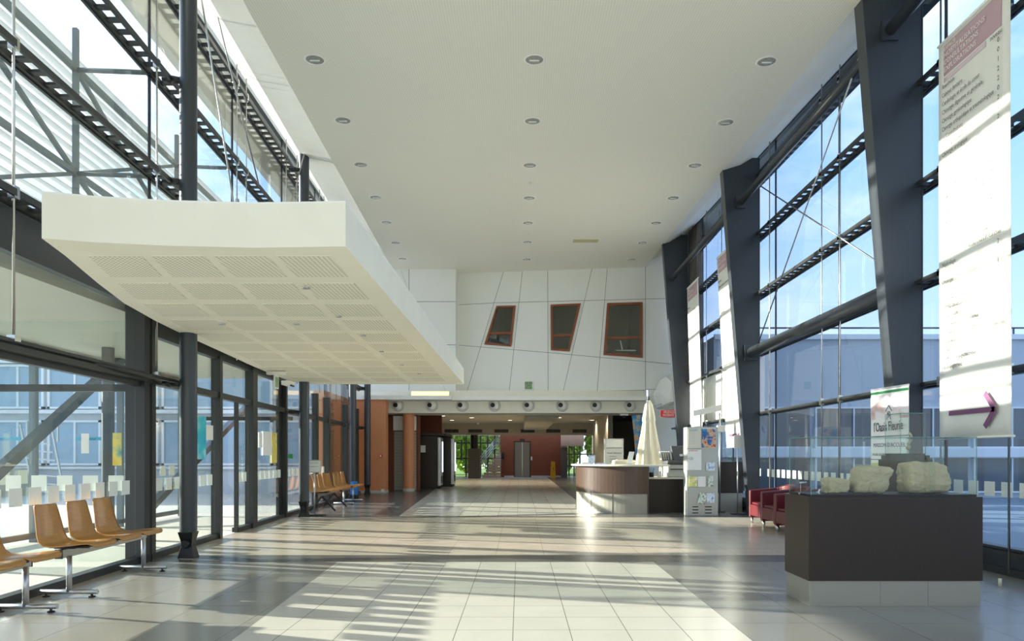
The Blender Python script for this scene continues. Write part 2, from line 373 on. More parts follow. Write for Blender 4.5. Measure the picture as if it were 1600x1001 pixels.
g = MB(); g.add([(5.2,-20,-.05),(30,-20,-.05),(30,21.6,-.05),(5.2,21.6,-.05)], [(0,1,2,3)])
struct(g.build('ground_courtyard', mat('courtyard_shaded_paving', srgb(128,140,148), .8)))  # darker bluish tone paints the hall's shadow onto the ground
g = MB(); g.hexa([(LX(YN),YN,-.05),(RX+.1,YN,-.05),(RX+.1,YE+.2,-.05),(LX(YE),YE+.2,-.05)], [(LX(YN),YN,-.004),(RX+.1,YN,-.004),(RX+.1,YE+.2,-.004),(LX(YE),YE+.2,-.004)])
struct(g.build('floor_slab', M['concrete']))

# ------------------------------------------------------------------ ceiling and soffits
YC = 25.2
c = MB(); c.hexa([(CLX(YN),YN,CZ(YN)),(CRX,YN,CZ(YN)),(CRX,YC,CZ(YC)),(CLX(YC),YC,CZ(YC))], [(CLX(YN),YN,8.2),(CRX,YN,8.2),(CRX,YC,8.6),(CLX(YC),YC,8.6)])
struct(c.build('ceiling', M['ceiling']))
c = MB(); c.hexa([(LX(YN)-.12,YN,LT(YN)),(CLX(YN),YN,CZ(YN)),(CLX(YC),YC,CZ(YC)),(LX(YC)-.12,YC,LT(YC))], [(LX(YN)-.12,YN,8.2),(CLX(YN),YN,8.2),(CLX(YC),YC,8.6),(LX(YC)-.12,YC,8.6)])
struct(c.build('trim_1', M['white']))
c = MB(); c.hexa([(CRX,YN,CZ(YN)),(RX+.12,YN,RT(YN)),(RX+.12,YC,RT(YC)),(CRX,YC,CZ(YC))], [(CRX,YN,8.2),(RX+.12,YN,8.2),(RX+.12,YC,8.6),(CRX,YC,8.6)])
struct(c.build('trim_2', M['white']))
# roof overhangs outside
c = MB(); c.hexa([(LX(YN)-1.35,YN,7.7),(LX(YN)-1.2,YN,7.7),(LX(YC)-1.2,YC,8.1),(LX(YC)-1.35,YC,8.1)], [(LX(YN)-1.35,YN,8.4),(LX(YN)-1.2,YN,8.4),(LX(YC)-1.2,YC,8.8),(LX(YC)-1.35,YC,8.8)]); c.hexa([(LX(YN)-1.2,YN,8.2),(LX(YN)-.12,YN,8.2),(LX(YC)-.12,YC,8.5),(LX(YC)-1.2,YC,8.5)], [(LX(YN)-1.2,YN,8.3),(LX(YN)-.12,YN,8.3),(LX(YC)-.12,YC,8.8),(LX(YC)-1.2,YC,8.8)]); struct(c.build('roof_eave', M['concrete'])); c = MB()
c.hexa([(RX+.12,YN,7.15),(RX+.75,YN,7.15),(RX+.75,YC,7.9),(RX+.12,YC,8.1)], [(RX+.12,YN,8.2),(RX+.75,YN,8.2),(RX+.75,YC,8.6),(RX+.12,YC,8.6)])
struct(c.build('roof', M['alu_dark']))

m = MB(); m.box(LX(YN)-.3,RX+.3,YN-.2,YN,0,8.6); struct(m.build('wall_entrance_end', M['white']))
# recessed downlights in the ceiling
xs = {0: [(492,93),(536,188),(564,257),(587,308),(604,347),(618,379),(629,404)],
      1: [(835,93),(832,189),(828,258),(827,309),(825,348),(824,378),(823,405)],
      2: [(1198,96),(1134,191),(1086,258),(1052,309),(1025,348),(1004,379),(987,405)]}
tilt = math.atan(.046)
def make_downlight(loc, label, r=.13, group='recessed ceiling downlights'):
    t = thing('ceiling_downlight', label, 'light', loc, 0, group); t.rotation_euler = (tilt,0,0)
    m = MB(); m.lathe((0,0,0), [(r+.025,.002),(r+.022,-.006),(r,-.006),(r-.008,0),(r-.01,.0)], 28); m.build('rim', M['white'], t)
    m = MB(); m.lathe((0,0,0), [(r-.005,-.003),(r*.9,-.0045),(r*.5,-.006),(.001,-.0065)], 28); m.build('reflector', M['reflector'], t)
    m = MB()
    m.tube((-.07,0,-.012), (.07,0,-.012), .012, 8)
    m.build('bulb', M['paper'], t)
    return t
rown = ['nearest','second nearest','third nearest','fourth nearest','fifth nearest','sixth nearest','farthest']
coln = ['left','middle','right']
DL = None
for k in range(3):
    for i, (px, py) in enumerate(xs[k]):
        Y = 5756/(660-py); p = (( px-HX)*Y/F, Y, CZ(Y)-.002)
        lab = 'round recessed ceiling downlight, %s of the %s row' % (rown[i], coln[k])
        if DL is None: DL = make_downlight(p, lab)
        else: d = dup(DL, p, None, lab)
def cp(px, py): Y = 5756/(660-py); return Vector(((px-HX)*Y/F, Y, CZ(Y)))
t = thing('ceiling_vent', 'beige rectangular air grille in the white ceiling', 'vent', cp(915,376)); t.rotation_euler = (tilt,0,0)
m = MB(); m.box(-.36,.36,-.14,.14,-.012,.0); m.build('frame', M['vent'], t)
m = MB()
for k in range(8):
    for s in (-1,1): m.box(s*.18-.16, s*.18+.16, -.125+k*.033, -.11+k*.033, -.02, -.012)
m.build('grille', M['vent'], t)
for px, py, lab in ((828,285,'tiny smoke detector behind the third middle downlight'),(826,420-56,'tiny smoke detector behind the fifth middle downlight')):
    p = cp(px, py); m = MB(); m.lathe((0,0,0), [(.04,.004),(.04,-.02),(.025,-.03),(.001,-.03)], 16)
    o = m.build('smoke_detector', M['cream']); o.location = p; tag(o, lab, 'smoke detector', 'ceiling smoke detectors')

# ------------------------------------------------------------------ glass fronts
def ladder(mb, pt, y0, y1, z, w, e=.03, step=.21):
    # flat ladder rail lying level: two bars joined by rungs; pt(y,off) -> x
    for o0, o1 in ((.0,.035),(w-.03,w)):
        a = [(pt(y0,o0),y0,z-e),(pt(y0,o1),y0,z-e),(pt(y1,o1),y1,z-e),(pt(y1,o0),y1,z-e)]
        mb.hexa(a, [(p[0],p[1],z+e) for p in a])
    n = int((y1-y0)/step)
    for i in range(n+1):
        y = y0+(y1-y0)*i/n
        a = [(pt(y,.03),y-.035,z-.012),(pt(y,w-.02),y-.035,z-.012),(pt(y,w-.02),y+.035,z-.012),(pt(y,.03),y+.035,z-.012)]
        mb.hexa(a, [(p[0],p[1],z+.012) for p in a])
def strip(mb, pt, y0, y1, o0, o1, z0, z1, zt=None):
    b = [(pt(y0,o0),y0,z0),(pt(y0,o1),y0,z0),(pt(y1,o1),y1,z0),(pt(y1,o0),y1,z0)]
    if zt: t = [(p[0],p[1],zt(p[1])) for p in b]
    else: t = [(p[0],p[1],z1) for p in b]
    mb.hexa(b, t)
lp = lambda y, off: LX(y)+off
rp = lambda y, off: RX-off
JY = [-2.8, 0.0, 2.8, 5.65, 8.44, 11.25, 14.05, 16.85, 19.65, 22.6]
LEV = [2.1, 3.35, 4.55, 5.78, 6.98]

WL = sroot('wall_left')
for z in LEV[1:]:
    m = MB(); ladder(m, lp, YN, 23.0, z, .2); strip(m, lp, YN, 23.0, -.03, .0, z-.045, z+.045); m.build('transom', M['alu_dark'], WL)
m = MB(); strip(m, lp, YN, 8.1, -.03, .14, 2.08, 2.13); strip(m, lp, YN, 8.1, -.02, .05, 2.02, 2.08); strip(m, lp, YN, 8.1, .03, .15, 2.15, 2.18)
m.tube((lp(7.0,.12),7.0,2.14), (lp(8.5,.28),8.5,2.12), .022); m.build('transom', M['alu_dark'], WL)
m = MB(); strip(m, lp, 8.2, 23.0, -.04, .06, 2.08, 2.17); m.build('transom', M['alu_dark'], WL)
for y0, y1 in ((YN,8.1),(8.2,23.0)):
    m = MB(); strip(m, lp, y0, min(y1, 14.2), -.05, .04, 2.92 if y0 < 0 else 2.66, 3.28); m.build('header', M['alu_dark'], WL)
m = MB(); strip(m, lp, YN, 23.0, -.05, .02, 0, 0, lambda y: LT(y))   # replaced below by a head rail
m = MB()
b = [(lp(YN,-.1),YN,LT(YN)-.1),(lp(YN,.04),YN,LT(YN)-.1),(lp(23,.04),23,LT(23)-.1),(lp(23,-.1),23,LT(23)-.1)]
m.hexa(b, [(p[0],p[1],p[2]+.12) for p in b]); m.build('head_rail', M['alu_dark'], WL)
def lpost(y, w, z0, z1, o0=-.06, o1=.08):
    m = MB(); strip(m, lp, y-w/2, y+w/2, o0, o1, z0, z1); return m.build('mullion', M['alu_dark'], WL)
lpost(8.16, .13, 0, 3.0, -.12, .1); lpost(8.42, .10, 0, 3.0, -.1, .06)
for y in (10.56, 12.15, 14.13): lpost(y, .1 if y != 12.15 else .24, 0, 2.7)
lpost(13.95, .2, 0, 2.7, -.06, .0)
lpost(16.85, .1, 0, 2.7); lpost(18.1, .2, 0, 2.7); lpost(20.6, .16, 0, 2.7); lpost(22.4, .2, 0, 2.7)
lpost(11.4, .05, 0, 2.1, -.02, .04)
for y0, y1 in ((YN,8.1),(8.2,10.56),(11.4,12.1),(12.2,14.13),(14.2,23)):
    m = MB(); strip(m, lp, y0, y1, -.06, .05, 0, .075); m.build('bottom_rail', M['alu_dark'], WL)
GP = [(-5.0,-2.8),(-2.8,0),(0,2.8),(2.8,5.65),(5.65,8.44),(8.44,11.25),(11.25,14.05),(14.05,16.85),(16.85,19.65),(19.65,22.6)]
def pane(y0, y1, z0, z1, parent=WL, pt=lp, mt='glass', off=0):
    m = MB(); strip(m, pt, y0+.006, y1-.006, off-.012, off, z0, z1); return m.build('pane', M[mt], parent)
for y0, y1 in GP:
    for i in range(len(LEV)):
        z0 = LEV[i]; z1 = LEV[i+1] if i < 4 else min(LT(y0), LT(y1))
        pane(y0, y1, z0+.01 if i else 2.18, z1-.01)
for y0, y1 in ((-5,-2.8),(-2.8,0),(0,2.8),(2.8,5.65),(5.65,8.1),(8.48,10.5),(11.43,12.02),(12.28,14.05),(14.2,16.8),(16.9,18.0),(18.2,20.5),(20.7,22.3)):
    pane(y0, y1, .07, 2.08)
for y in JY:
    m = MB(); strip(m, lp, y-.012, y+.012, -.02, .008, 3.3, LT(y)); m.build('glazing_bar', M['black'], WL)
for y in (5.72, 8.25, 10.96, 11.4, 13.75, 14.55, 16.6, 17.05, 19.4, 20.2):
    near = y < 8.4
    m = MB(); x = LX(y)+.17; m.tube((x,y,2.15 if near else 2.7), (x,y,LT(y)), .011, 8)
    for z in LEV[1:]: m.box(x-.03, x+.03, y-.03, y+.03, z-.05, z+.05)
    m.box(x-.035, x+.035, y-.035, y+.035, 2.15, 2.2) if near else None
    m.build('tension_rod', M['chrome'], WL)
y = 4.7; segs = [(4.0,8.0),(8.55,10.45),(11.45,11.95),(12.35,14.0),(14.3,16.7),(17,17.9)]
for a, b_ in segs:
    n = max(1, round((b_-a)/.272))
    for i in range(n):
        yc = a+(b_-a)*(i+.5)/n
        m = MB(); strip(m, lp, yc-.085, yc+.085, .001, .003, .80, .955); m.build('sticker', M['sticker'], WL)
# papers and posters stuck on the left glass
def stuck(name, pxa, pxb, pya, pyb, matn, label, cat, grp=None, off=.006, rt=0):
    ya = 3.93/((HX-pxa)/F-.055); yb = 3.93/((HX-pxb)/F-.055); ym = (ya+yb)/2
    z1 = EYE+(HY-pya)*ym/F; z0 = EYE+(HY-pyb)*ym/F
    m = MB(); strip(m, lp, ya, yb, off, off+.004, z0, z1); o = m.build(name, M[matn]); return tag(o, label, cat, grp), (ya, yb, z0, z1)
stuck('poster', 307, 321, 650, 717, 'teal', 'bright teal poster with pale centre taped on the entrance glass', 'poster')
stuck('notice', 321, 332, 664, 687, 'paper', 'white notice beside the teal poster on the glass', 'notice')
stuck('notice', 394, 402, 674, 729, 'paper', 'long white notice sheet, leftmost on the door glass', 'notice')
stuck('notice', 404, 409, 675, 699, 'paper', 'small white notice between the long sheet and the illustrated sheet', 'notice')
stuck('notice', 410, 423, 674, 711, 'paper', 'white notice with small illustration on the door glass', 'notice', off=.012)
stuck('poster', 424, 432, 676, 723, 'yposter', 'yellow poster with teal edge on the door glass', 'poster')
def porch_sheet(name, pxa, pxb, pya, pyb, matn, label, cat):
    a, b_ = P(pxa, pyb, 8.285), P(pxb, pya, 8.285)
    m = MB(); m.box(a.x, b_.x, 8.283, 8.289, a.z, b_.z); return tag(m.build(name, M[matn]), label, cat)
porch_sheet('poster', 176, 190, 676, 727, 'yposter', 'pale yellow poster behind the glass left of the thick entrance post', 'poster')
porch_sheet('notice', 127, 139, 677, 708, 'paper', 'small pale sheet on the outer porch glazing', 'notice')
# door button
p = P(449, 712, 13.9); m = MB(); m.box(p.x+.02,p.x+.1,p.y-.03,p.y+.03,p.z-.05,p.z+.04); tag(m.build('door_release', M['green'], None, .004), 'small green door release box on the dark door post', 'door release')

WR = sroot('wall_right')
for z in LEV:
    m = MB()
    if z > 3: ladder(m, rp, YN, 23.0, z, .2); strip(m, rp, YN, 23.0, -.03, .0, z-.045, z+.045)
    else: strip(m, rp, YN, 23.0, -.03, .05, z-.04, z+.03); m.tube((RX-.13,YN,z),(RX-.13,23,z),.03,10); 
    if z < 3:
        for y in [YN+1.4*k for k in range(20)]: m.box(RX-.13,RX,y-.02,y+.02,z-.02,z+.01)
    m.build('transom', M['alu_dark'], WR)
m = MB()
b = [(RX-.04,YN,RT(YN)-.12),(RX+.1,YN,RT(YN)-.12),(RX+.1,23,RT(23)-.12),(RX-.04,23,RT(23)-.12)]
m.hexa(b, [(p[0],p[1],p[2]+.14) for p in b]); m.build('head_rail', M['alu_dark'], WR)
m = MB(); m.box(RX-.09,RX+.06,YN,23,.2,.25); m.box(RX-.06,RX+.06,YN,23,.26,.285); m.build('sill', M['alu_dark'], WR)
m = MB(); m.box(RX-.02,RX+.05,YN,23,.07,.2); m.build('base_panel', M['steel_flat'], WR)
m = MB(); m.box(RX-.06,RX+.06,YN,23,0,.075); m.build('bottom_rail', M['alu_dark'], WR)
for y0, y1 in GP:
    zs = [.285]+LEV+[min(RT(y0), RT(y1))]
    for i in range(len(zs)-1):
        if y0 > 14 and 2.0 < zs[i] < 2.2: continue
        pane(y0, y1, zs[i]+.01, zs[i+1]-.01, WR, rp, 'glass_r')
for y in JY:
    m = MB(); strip(m, rp, y-.012, y+.012, -.02, .008, .28, RT(y)); m.build('glazing_bar', M['black'], WR)
for y in (5.85, 7.1, 8.25, 10.85, 11.5, 13.9, 14.9, 17.2, 18.6, 20.1):
    m = MB(); x = RX-.17; m.tube((x,y,.05), (x,y,RT(y)), .011, 8)
    for z in LEV: m.box(x-.03, x+.03, y-.03, y+.03, z-.05, z+.05)
    m.build('tension_rod', M['chrome'], WR)
n = 42
for i in range(n):
    yc = 5.2+i*.272
    if abs(yc-14.75) < .1: continue
    m = MB(); m.box(RX-.003,RX-.001,yc-.085,yc+.085,.80,.955); m.build('sticker', M['sticker'], WR)
m = MB(); m.box(RX-.03,RX+.08,14.9,22.9,2.14,3.38); m.build('spandrel_panel', M['panel'], WR)
m = MB(); m.box(RX-.04,RX+.05,19.9,23.2,3.38,7.9); m.build('blank_panel', M['brick'], WR)
# upper right cross bracing
def rods(name, pts, label):
    m = MB()
    for a, b_ in pts: m.tube(a, b_, .012, 8)
    for a, b_ in pts:
        mid = (Vector(a)+Vector(b_))/2; m.ball(mid, .02, 8)
    return tag(m.build(name, M['chrome']), label, 'bracing rods')
rods('cross_brace', [((4.62,14.55,6.95),(4.85,8.95,3.45)), ((4.85,14.45,3.5),(4.45,8.75,6.9))], 'thin crossed steel bracing rods in front of the right glass')

# ------------------------------------------------------------------ steel columns
def left_column(Y, X, label, top):
    t = thing('steel_column', label, 'column', (X,Y,0), 0, 'round columns along the left glass')
    m = MB(); m.lathe((0,0,0), [(.0,.3),(.098,.3),(.1,.31),(.1,top-.12),(.098,top-.1),(.0,top-.1)], 28); m.lathe((.0,0,0), [(.04,top-.1),(.03,top+.02)], 12)
    m.build('shaft', M['steel'], t)
    m = MB(); m.add([(-.1,-.08,0),(.1,-.08,0),(.1,.08,0),(-.1,.08,0),(-.06,-.05,.16),(.06,-.05,.16),(.06,.05,.16),(-.06,.05,.16),(-.09,-.09,.31),(.09,-.09,.31),(.09,.09,.31),(-.09,.09,.31)],
        [(3,2,1,0),(0,1,5,4),(1,2,6,5),(2,3,7,6),(3,0,4,7),(4,5,9,8),(5,6,10,9),(6,7,11,10),(7,4,8,11),(8,9,10,11)])
    m.tube((0,-.1,.17),(0,.1,.17),.045,16); m.build('foot', M['black'], t, .004)
    for z in LEV:
        m = MB(); m.tube((-.08,0,z),(-.2,-.02,z),.035,12,.05); m.tube((-.2,-.02,z),(-.3,-.03,z),.05,12,.03); m.build('glass_bracket', M['alu_dark'], t)
    return t
left_column(8.62, -4.02, 'thick dark round steel column through the canopy, nearest at left', CZ(8.6)+.35)
left_column(14.3, -4.34, 'dark round steel column with a tilting sign board beside it', CZ(14.3)+.30)
left_column(19.9, -4.68, 'dark round steel column beyond the far row of wooden chairs', 7.6)
left_column(22.4, -4.80, 'dark round steel column right next to the orange wall', 7.6)
rods('brace_rod', [((-4.3,14.25,7.35),(-4.2,11.3,3.1))], 'single slanted steel rod from the second column head to the canopy')
rods('brace_cable', [((-3.95,8.6,7.4),(-4.25,11.4,3.1)), ((-3.93,8.75,7.5),(-4.22,11.5,5.6))], 'twin slanted cables from the nearest left column towards the canopy')

def right_column(Y, label, matn='steel_flat', D=.19):
    t = thing('tapered_column', label, 'column', (0,Y,0), 0, 'tapered columns along the right glass')
    top = CZ(Y)+.25
    xi = lambda z: 4.73-.079*z
    m = MB()
    for y0 in (-.006,):   # web plates front/back
        m.hexa([(xi(0)+.015,y0,0),(4.92,y0,0),(4.92,D,0),(xi(0)+.015,D,0)], [(xi(top)+.015,y0,top),(4.92,y0,top),(4.92,D,top),(xi(top)+.015,D,top)])
    m.build('web', M[matn], t)
    m = MB(); m.hexa([(xi(0),-.012,0),(xi(0)+.014,-.012,0),(xi(0)+.014,D+.01,0),(xi(0),D+.01,0)], [(xi(top),-.012,top),(xi(top)+.014,-.012,top),(xi(top)+.014,D+.01,top),(xi(top),D+.01,top)]); m.build('flange', M['steel'], t)
    m = MB(); m.box(4.92,4.934,-.012,D+.01,0,top); m.build('flange', M['steel'], t)
    m = MB()
    for z in LEV: m.tube((4.93,.05,z),(5.02,.05,z),.045,12,.03)
    m.build('glass_bracket', M['alu_dark'], t)
    return t
right_column(8.7, 'broad dark tapering steel column, nearest beside the large hanging banner')
right_column(14.6, 'dark tapering steel column between the maroon armchairs and the leaflet stand')
right_column(20.6, 'dark tapering steel column behind the printer beside the red sign')
m = MB(); m.tube((4.52,-2.9,6.42),(4.52,8.69,6.42),.07,16); m.box(4.42,4.62,8.66,8.69,6.3,6.54); tag(m.build('tie_tube', M['steel']), 'dark tube beam running overhead into the nearest right column', 'beam', 'tube beams on the right columns')
m = MB(); m.tube((4.53,8.9,6.42),(4.53,14.58,6.42),.07,16); m.box(4.43,4.63,14.55,14.59,6.3,6.54); m.box(4.43,4.63,8.9,8.93,6.3,6.54); tag(m.build('tie_tube', M['steel']), 'high dark tube beam between the two nearest right columns', 'beam', 'tube beams on the right columns')
m = MB(); m.tube((4.42,14.8,6.35),(4.42,20.58,6.35),.07,16); tag(m.build('tie_tube', M['steel']), 'high dark tube beam between the two farther right columns', 'beam', 'tube beams on the right columns')
m = MB(); m.tube((4.75,8.9,3.34),(4.75,14.52,3.34),.11,24); m.box(4.60,4.90,14.52,14.55,3.18,3.5); tag(m.build('tie_tube', M['steel']), 'thick low tube beam crossing the right glass below the bracing', 'beam', 'tube beams on the right columns')

# ------------------------------------------------------------------ suspended canopy
t = thing('suspended_canopy', 'white floating canopy slab over the entrance with perforated underside', 'canopy', (-2.8,9.5,2.71))
CO = Vector((-2.8,9.5,2.71))
edge = [(-3.25,4.83),(-3.36,5.25),(-3.62,6.1),(-3.84,6.9),(-4.0,7.8),(-4.1,8.6),(-4.26,10.2),(-4.42,11.8),(-4.52,13.0),(-4.55,14.0),(-4.48,14.75)]
front = [(-1.23,5.02),(-1.9,5.05),(-2.5,5.0),(-2.95,4.92)]
poly = [(-1.16,14.75)]+[front[0]]+front[1:]+edge
m = MB(); m.prism([Vector((x,y,2.71))-CO for x, y in poly], (0,0,.31)); m.build('slab', M['soffit'], t); m = MB(); m.box(-.8,.9,-2.6,4.2,.325,.79); m.build('unseen_shade_box', M['alu'], t)  # box above the slab is unseen, added to shade the banner's lower end
m = MB(); m.prism([Vector((x,y,3.02))-CO for x, y in poly[:-1]+[(-4.4,14.7)]], (0,0,.012)); m.build('top_edge', M['white'], t)
def exl(y):
    for (xa, ya), (xb, yb) in zip(edge, edge[1:]):
        if ya <= y <= yb: return xa+(xb-xa)*(y-ya)/(yb-ya)
    return edge[-1][0]
for r in range(11):
    y0 = 5.25+r*.83; y1 = y0+.63
    for k in range(4):
        q = []
        for yy in (y0, y1):
            l = exl(yy)+.17; rr = -1.33; wd = rr-l
            q.append((l+wd*(k+.0)/4+.0, l+wd*(k+.78)/4+.03))
        a = [(q[0][0],y0,2.706),(q[0][1],y0,2.706),(q[1][1],y1,2.706),(q[1][0],y1,2.706)]
        m = MB(); m.hexa([Vector(v)-CO for v in a], [Vector((v[0],v[1],2.7115))-CO for v in a]); m.build('perforated_panel', M['perf'], t)
for px, py in ((478,448),(529,493),(463,505),(568,523),(347,505-0),(596,548),(628,569),(655,583)):
    Y = 1.475*F/(HY-py); x = (px-HX)*Y/F
    o = MB().lathe((0,0,0), [(.035,.003),(.035,-.01),(.02,-.012),(.001,-.008)], 16).build('spot_light', [M['alu']], t); o.location = Vector((x,Y,2.705))-CO
# exit sign and sensor under the canopy
t = thing('exit_sign', 'small green exit sign hanging under the canopy near the doors', 'exit sign', (-4.25,12.4,2.70))
MB().box(-.16,.16,-.05,.05,-.06,.0).build('mount', M['white'], t, .01)
MB().box(-.012,.012,-.1,.1,-.3,-.06).build('plate', M['paper'], t)
MB().box(-.014,.014,-.08,.08,-.28,-.1).build('face', M['lcd'], t)
t = thing('door_sensor', 'slim white sensor bar on the header above the doors', 'sensor', (-4.35,13.4,2.58))
MB().box(-.1,.06,-.15,.15,-.03,.05).build('housing', M['white'], t, .008); MB().box(.05,.07,-.1,.1,-.05,-.02).build('lens', M['black'], t)

# ------------------------------------------------------------------ far wall
tq = lambda px: 24.358/(F+.154*(px-HX))
def FW(px, py, d=0):
    t_ = tq(px); return Vector(((px-HX)*t_, F*t_-d, EYE+(HY-py)*t_))
A0 = Vector((-2.22,24.70,0)); UD = Vector((1,-.154,0)).normalized()
MF = frameM(A0, UD, (0,0,1))
def uv(px, py): p = FW(px, py)-A0; return (p.dot(UD), p.z)
WF = sroot('wall_far')
wins = [[(776,478),(806,477.5),(799,541.5),(757,538)], [(860.6,476),(907.7,474),(890,549),(861,547)], [(949,473.6),(1004,472),(1004,559),(943,554.5)]]
ub = (FW(1080,608)-A0).dot(UD)
ul = (FW(1013,608)-A0).dot(UD); 
flat_poly('wall_face', [(0,3.42),(ul,3.42),(ul,2.5),((FW(990,650)-A0).dot(UD),2.5),((FW(996,700)-A0).dot(UD),0),(ub+.3,0),(ub+.3,8.3),(0,8.3)], [[uv(*p) for p in w_] for w_ in wins], .12, M['panel'], frameM(A0-Vector((0,-.06,0)), UD, (0,0,1)), WF)
def jline(pts, mbx, wd=.013):
    for a, b_ in zip(pts, pts[1:]):
        p, q = FW(*a, d=.004), FW(*b_, d=.004); d = (q-p).normalized(); nrm = Vector((-.154,-1,0)).normalized()
        s_ = d.cross(nrm)*wd/2
        mbx.prism([p-s_, q-s_, q+s_, p+s_], nrm*.002)
m = MB()
for l in ([(788,420),(729.6,612)], [(816.7,420),(795.6,612)], [(855.7,419),(856.4,611)], [(925.6,417),(880,611)], [(949,417),(933,611)], [(1008.5,410),(1008.5,608)],
          [(717,476),(773,473),(1008.5,467),(1060,465.5)], [(717,539),(856,550.6),(1008.5,564.6),(1060,569.5)], [(1008.5,608),(1080,608)]): jline(l, m)
m.build('panel_joints', M['joint'], WF)
m = MB(); m.box(-5.6,-2.16,24.0,24.9,3.38,8.3); m.build('wall_face', M['panel'], WF)
m = MB()
for px in (639,): m.box(P(px,0,24).x-.008,P(px,0,24).x+.008,23.996,24.0,3.38,7.6)
for z in (P(0,471,24).z, P(0,538.5,24).z): m.box(-4.5,-2.16,23.996,24.0,z-.008,z+.008)
m.bar(P(627,422,23.998),P(638,456,23.998),.016,.004); m.bar(P(693,602,23.998),P(697,612,23.998),.016,.004); m.build('panel_joints', M['joint'], WF)
# dim rooms behind the three slanted windows and their frames
for i, w_ in enumerate(wins):
    ws = sroot('window_%d' % (i+1))
    q = [uv(*p) for p in w_]; c0 = (sum(a[0] for a in q)/4, sum(a[1] for a in q)/4)
    inn = [(c0[0]+(a[0]-c0[0])*(.83 if i < 2 else .87), c0[1]+(a[1]-c0[1])*.91) for a in q]
    flat_poly('window_frame', q, [inn], .09, M['redwood'], frameM(A0-Vector((0,.0,0)), UD, (0,0,1)), ws)
    flat_poly('window_glass', inn, [], .008, M['glass'], frameM(A0-Vector((0,.0,0)), UD, (0,0,1)), ws)
    yb = [520.4,524,528][i]
    zt = EYE+(HY-yb)*tq(w_[0][0])
    lerp = lambda a, b_, z: a[0]+(b_[0]-a[0])*(z-a[1])/(b_[1]-a[1])
    m = MB(); xl = lerp(inn[0], inn[3], zt); xr = lerp(inn[1], inn[2], zt)
    m.prism([A0+UD*xl+Vector((0,-.03,zt-.05)), A0+UD*xr+Vector((0,-.03,zt-.05)), A0+UD*xr+Vector((0,-.03,zt+.03)), A0+UD*xl+Vector((0,-.03,zt+.03))], (0,.06,0))
    m.build('window_bar', M['redwood'], ws)
m = MB(); m.box(-2.1,4.4,28.0,28.1,3.5,8.0); m.box(-2.1,4.4,24.9,28,3.5,3.6); m.box(-2.1,4.4,24.9,28,7.6,7.7); m.box(-2.1,-2.0,24.9,28,3.5,8); m.box(4.3,4.4,24.3,28,3.5,8)
struct(m.build('wall_back_room', M['dark_room']))
t = thing('desk_lamp', 'pale desk lamp seen through the widest slanted window', 'lamp', FW(976,545)+Vector((0,.5,0)))
m = MB(); m.box(-.25,.45,-.1,.1,0,.03); m.build('tray', M['cream'], t); m = MB(); m.bar((0,0,.03),(-.08,0,.35),.04,.04); m.build('stem', M['cream'], t)

# ------------------------------------------------------------------ beam with air nozzles
m = MB(); m.box(-5.6,P(1013,0,23.6).x,23.95,24.6,2.66,3.42); m.box(-5.6,P(1013,0,23.6).x,24.6,25.4,2.66,2.72); struct(m.build('beam', M['soffit']))
m = MB(); xr = P(1013,0,23.2).x; m.box(P(716,0,23.4).x,xr,23.4,23.95,3.05,3.18); m.box(-5.4,P(706,0,23.2).x,23.1,23.4,3.05,3.18); m.box(-5.4,P(716,0,23.4).x,23.4,23.95,3.05,3.18)
struct(m.build('trim_3', M['white']))
t = thing('cove_lamp', 'long glowing warm lamp above the orange round column', 'light', (P(672,0,23.7).x,23.7,3.19))
MB().box(-.62,.62,-.03,.03,0,.17).build('diffuser', M['lamp_warm'], t, .01); MB().box(-.64,.64,.03,.2,0,.19).build('housing', M['white'], t)
nz = [622,675,722.5,773,826,878.5,931.5,985]; NZ = None
for i, px in enumerate(nz):
    p = P(px, 633.5, 23.95)
    lab = 'round white air nozzle in the beam, %s' % ('partly behind the orange column' if i == 0 else 'leftmost right of the orange column' if i == 1 else 'farthest right above the reception' if i == 7 else 'number %s counted from the orange column' % ['two','three','four','five','six'][i-2])
    if NZ is None:
        NZ = thing('air_nozzle', lab, 'air nozzle', p, 0, 'air nozzles in the beam')
        m = MB(); m.lathe((0,0,0), [(.19,0),(.19,-.05),(.168,-.065),(.16,-.02)], 28, axis='y'); m.build('ring', M['white'], NZ); m = MB(); m.lathe((0,0,0), [(.2,-.002),(.2,-.008),(.185,-.008)], 28, axis='y'); m.lathe((0,0,0), [(.166,-.04),(.158,-.04)], 28, axis='y'); m.build('shadow_groove', M['joint'], NZ)
        m = MB(); m.ball((0,0,0), .155, 20); m.build('ball', M['white'], NZ)
        m = MB(); m.tube((-.06,-.13,.01),(-.065,-.165,.012),.075,20,.075); m.build('opening', M['black'], NZ)
    else: dup(NZ, p, None, lab)
# wall clock
t = thing('digital_clock', 'small square clock with green display above the beam', 'clock', FW(826,602,.02))
t.rotation_euler = (0,0,math.atan2(UD.y, UD.x))
MB().box(-.16,.16,-.03,.02,-.16,.16).build('case', M['white'], t, .008); MB().box(-.13,.13,-.034,-.03,-.13,.13).build('display', M['lcd'], t)
for s_, z in (('15 53',.03),('LUN',-.04),('12  01',-.11)): 
    o = text('digits', s_, .12 if z > 0 else .075, M['ink'], frameM((0,-.036,z),(1,0,0),(0,0,1)), t, 'CENTER')

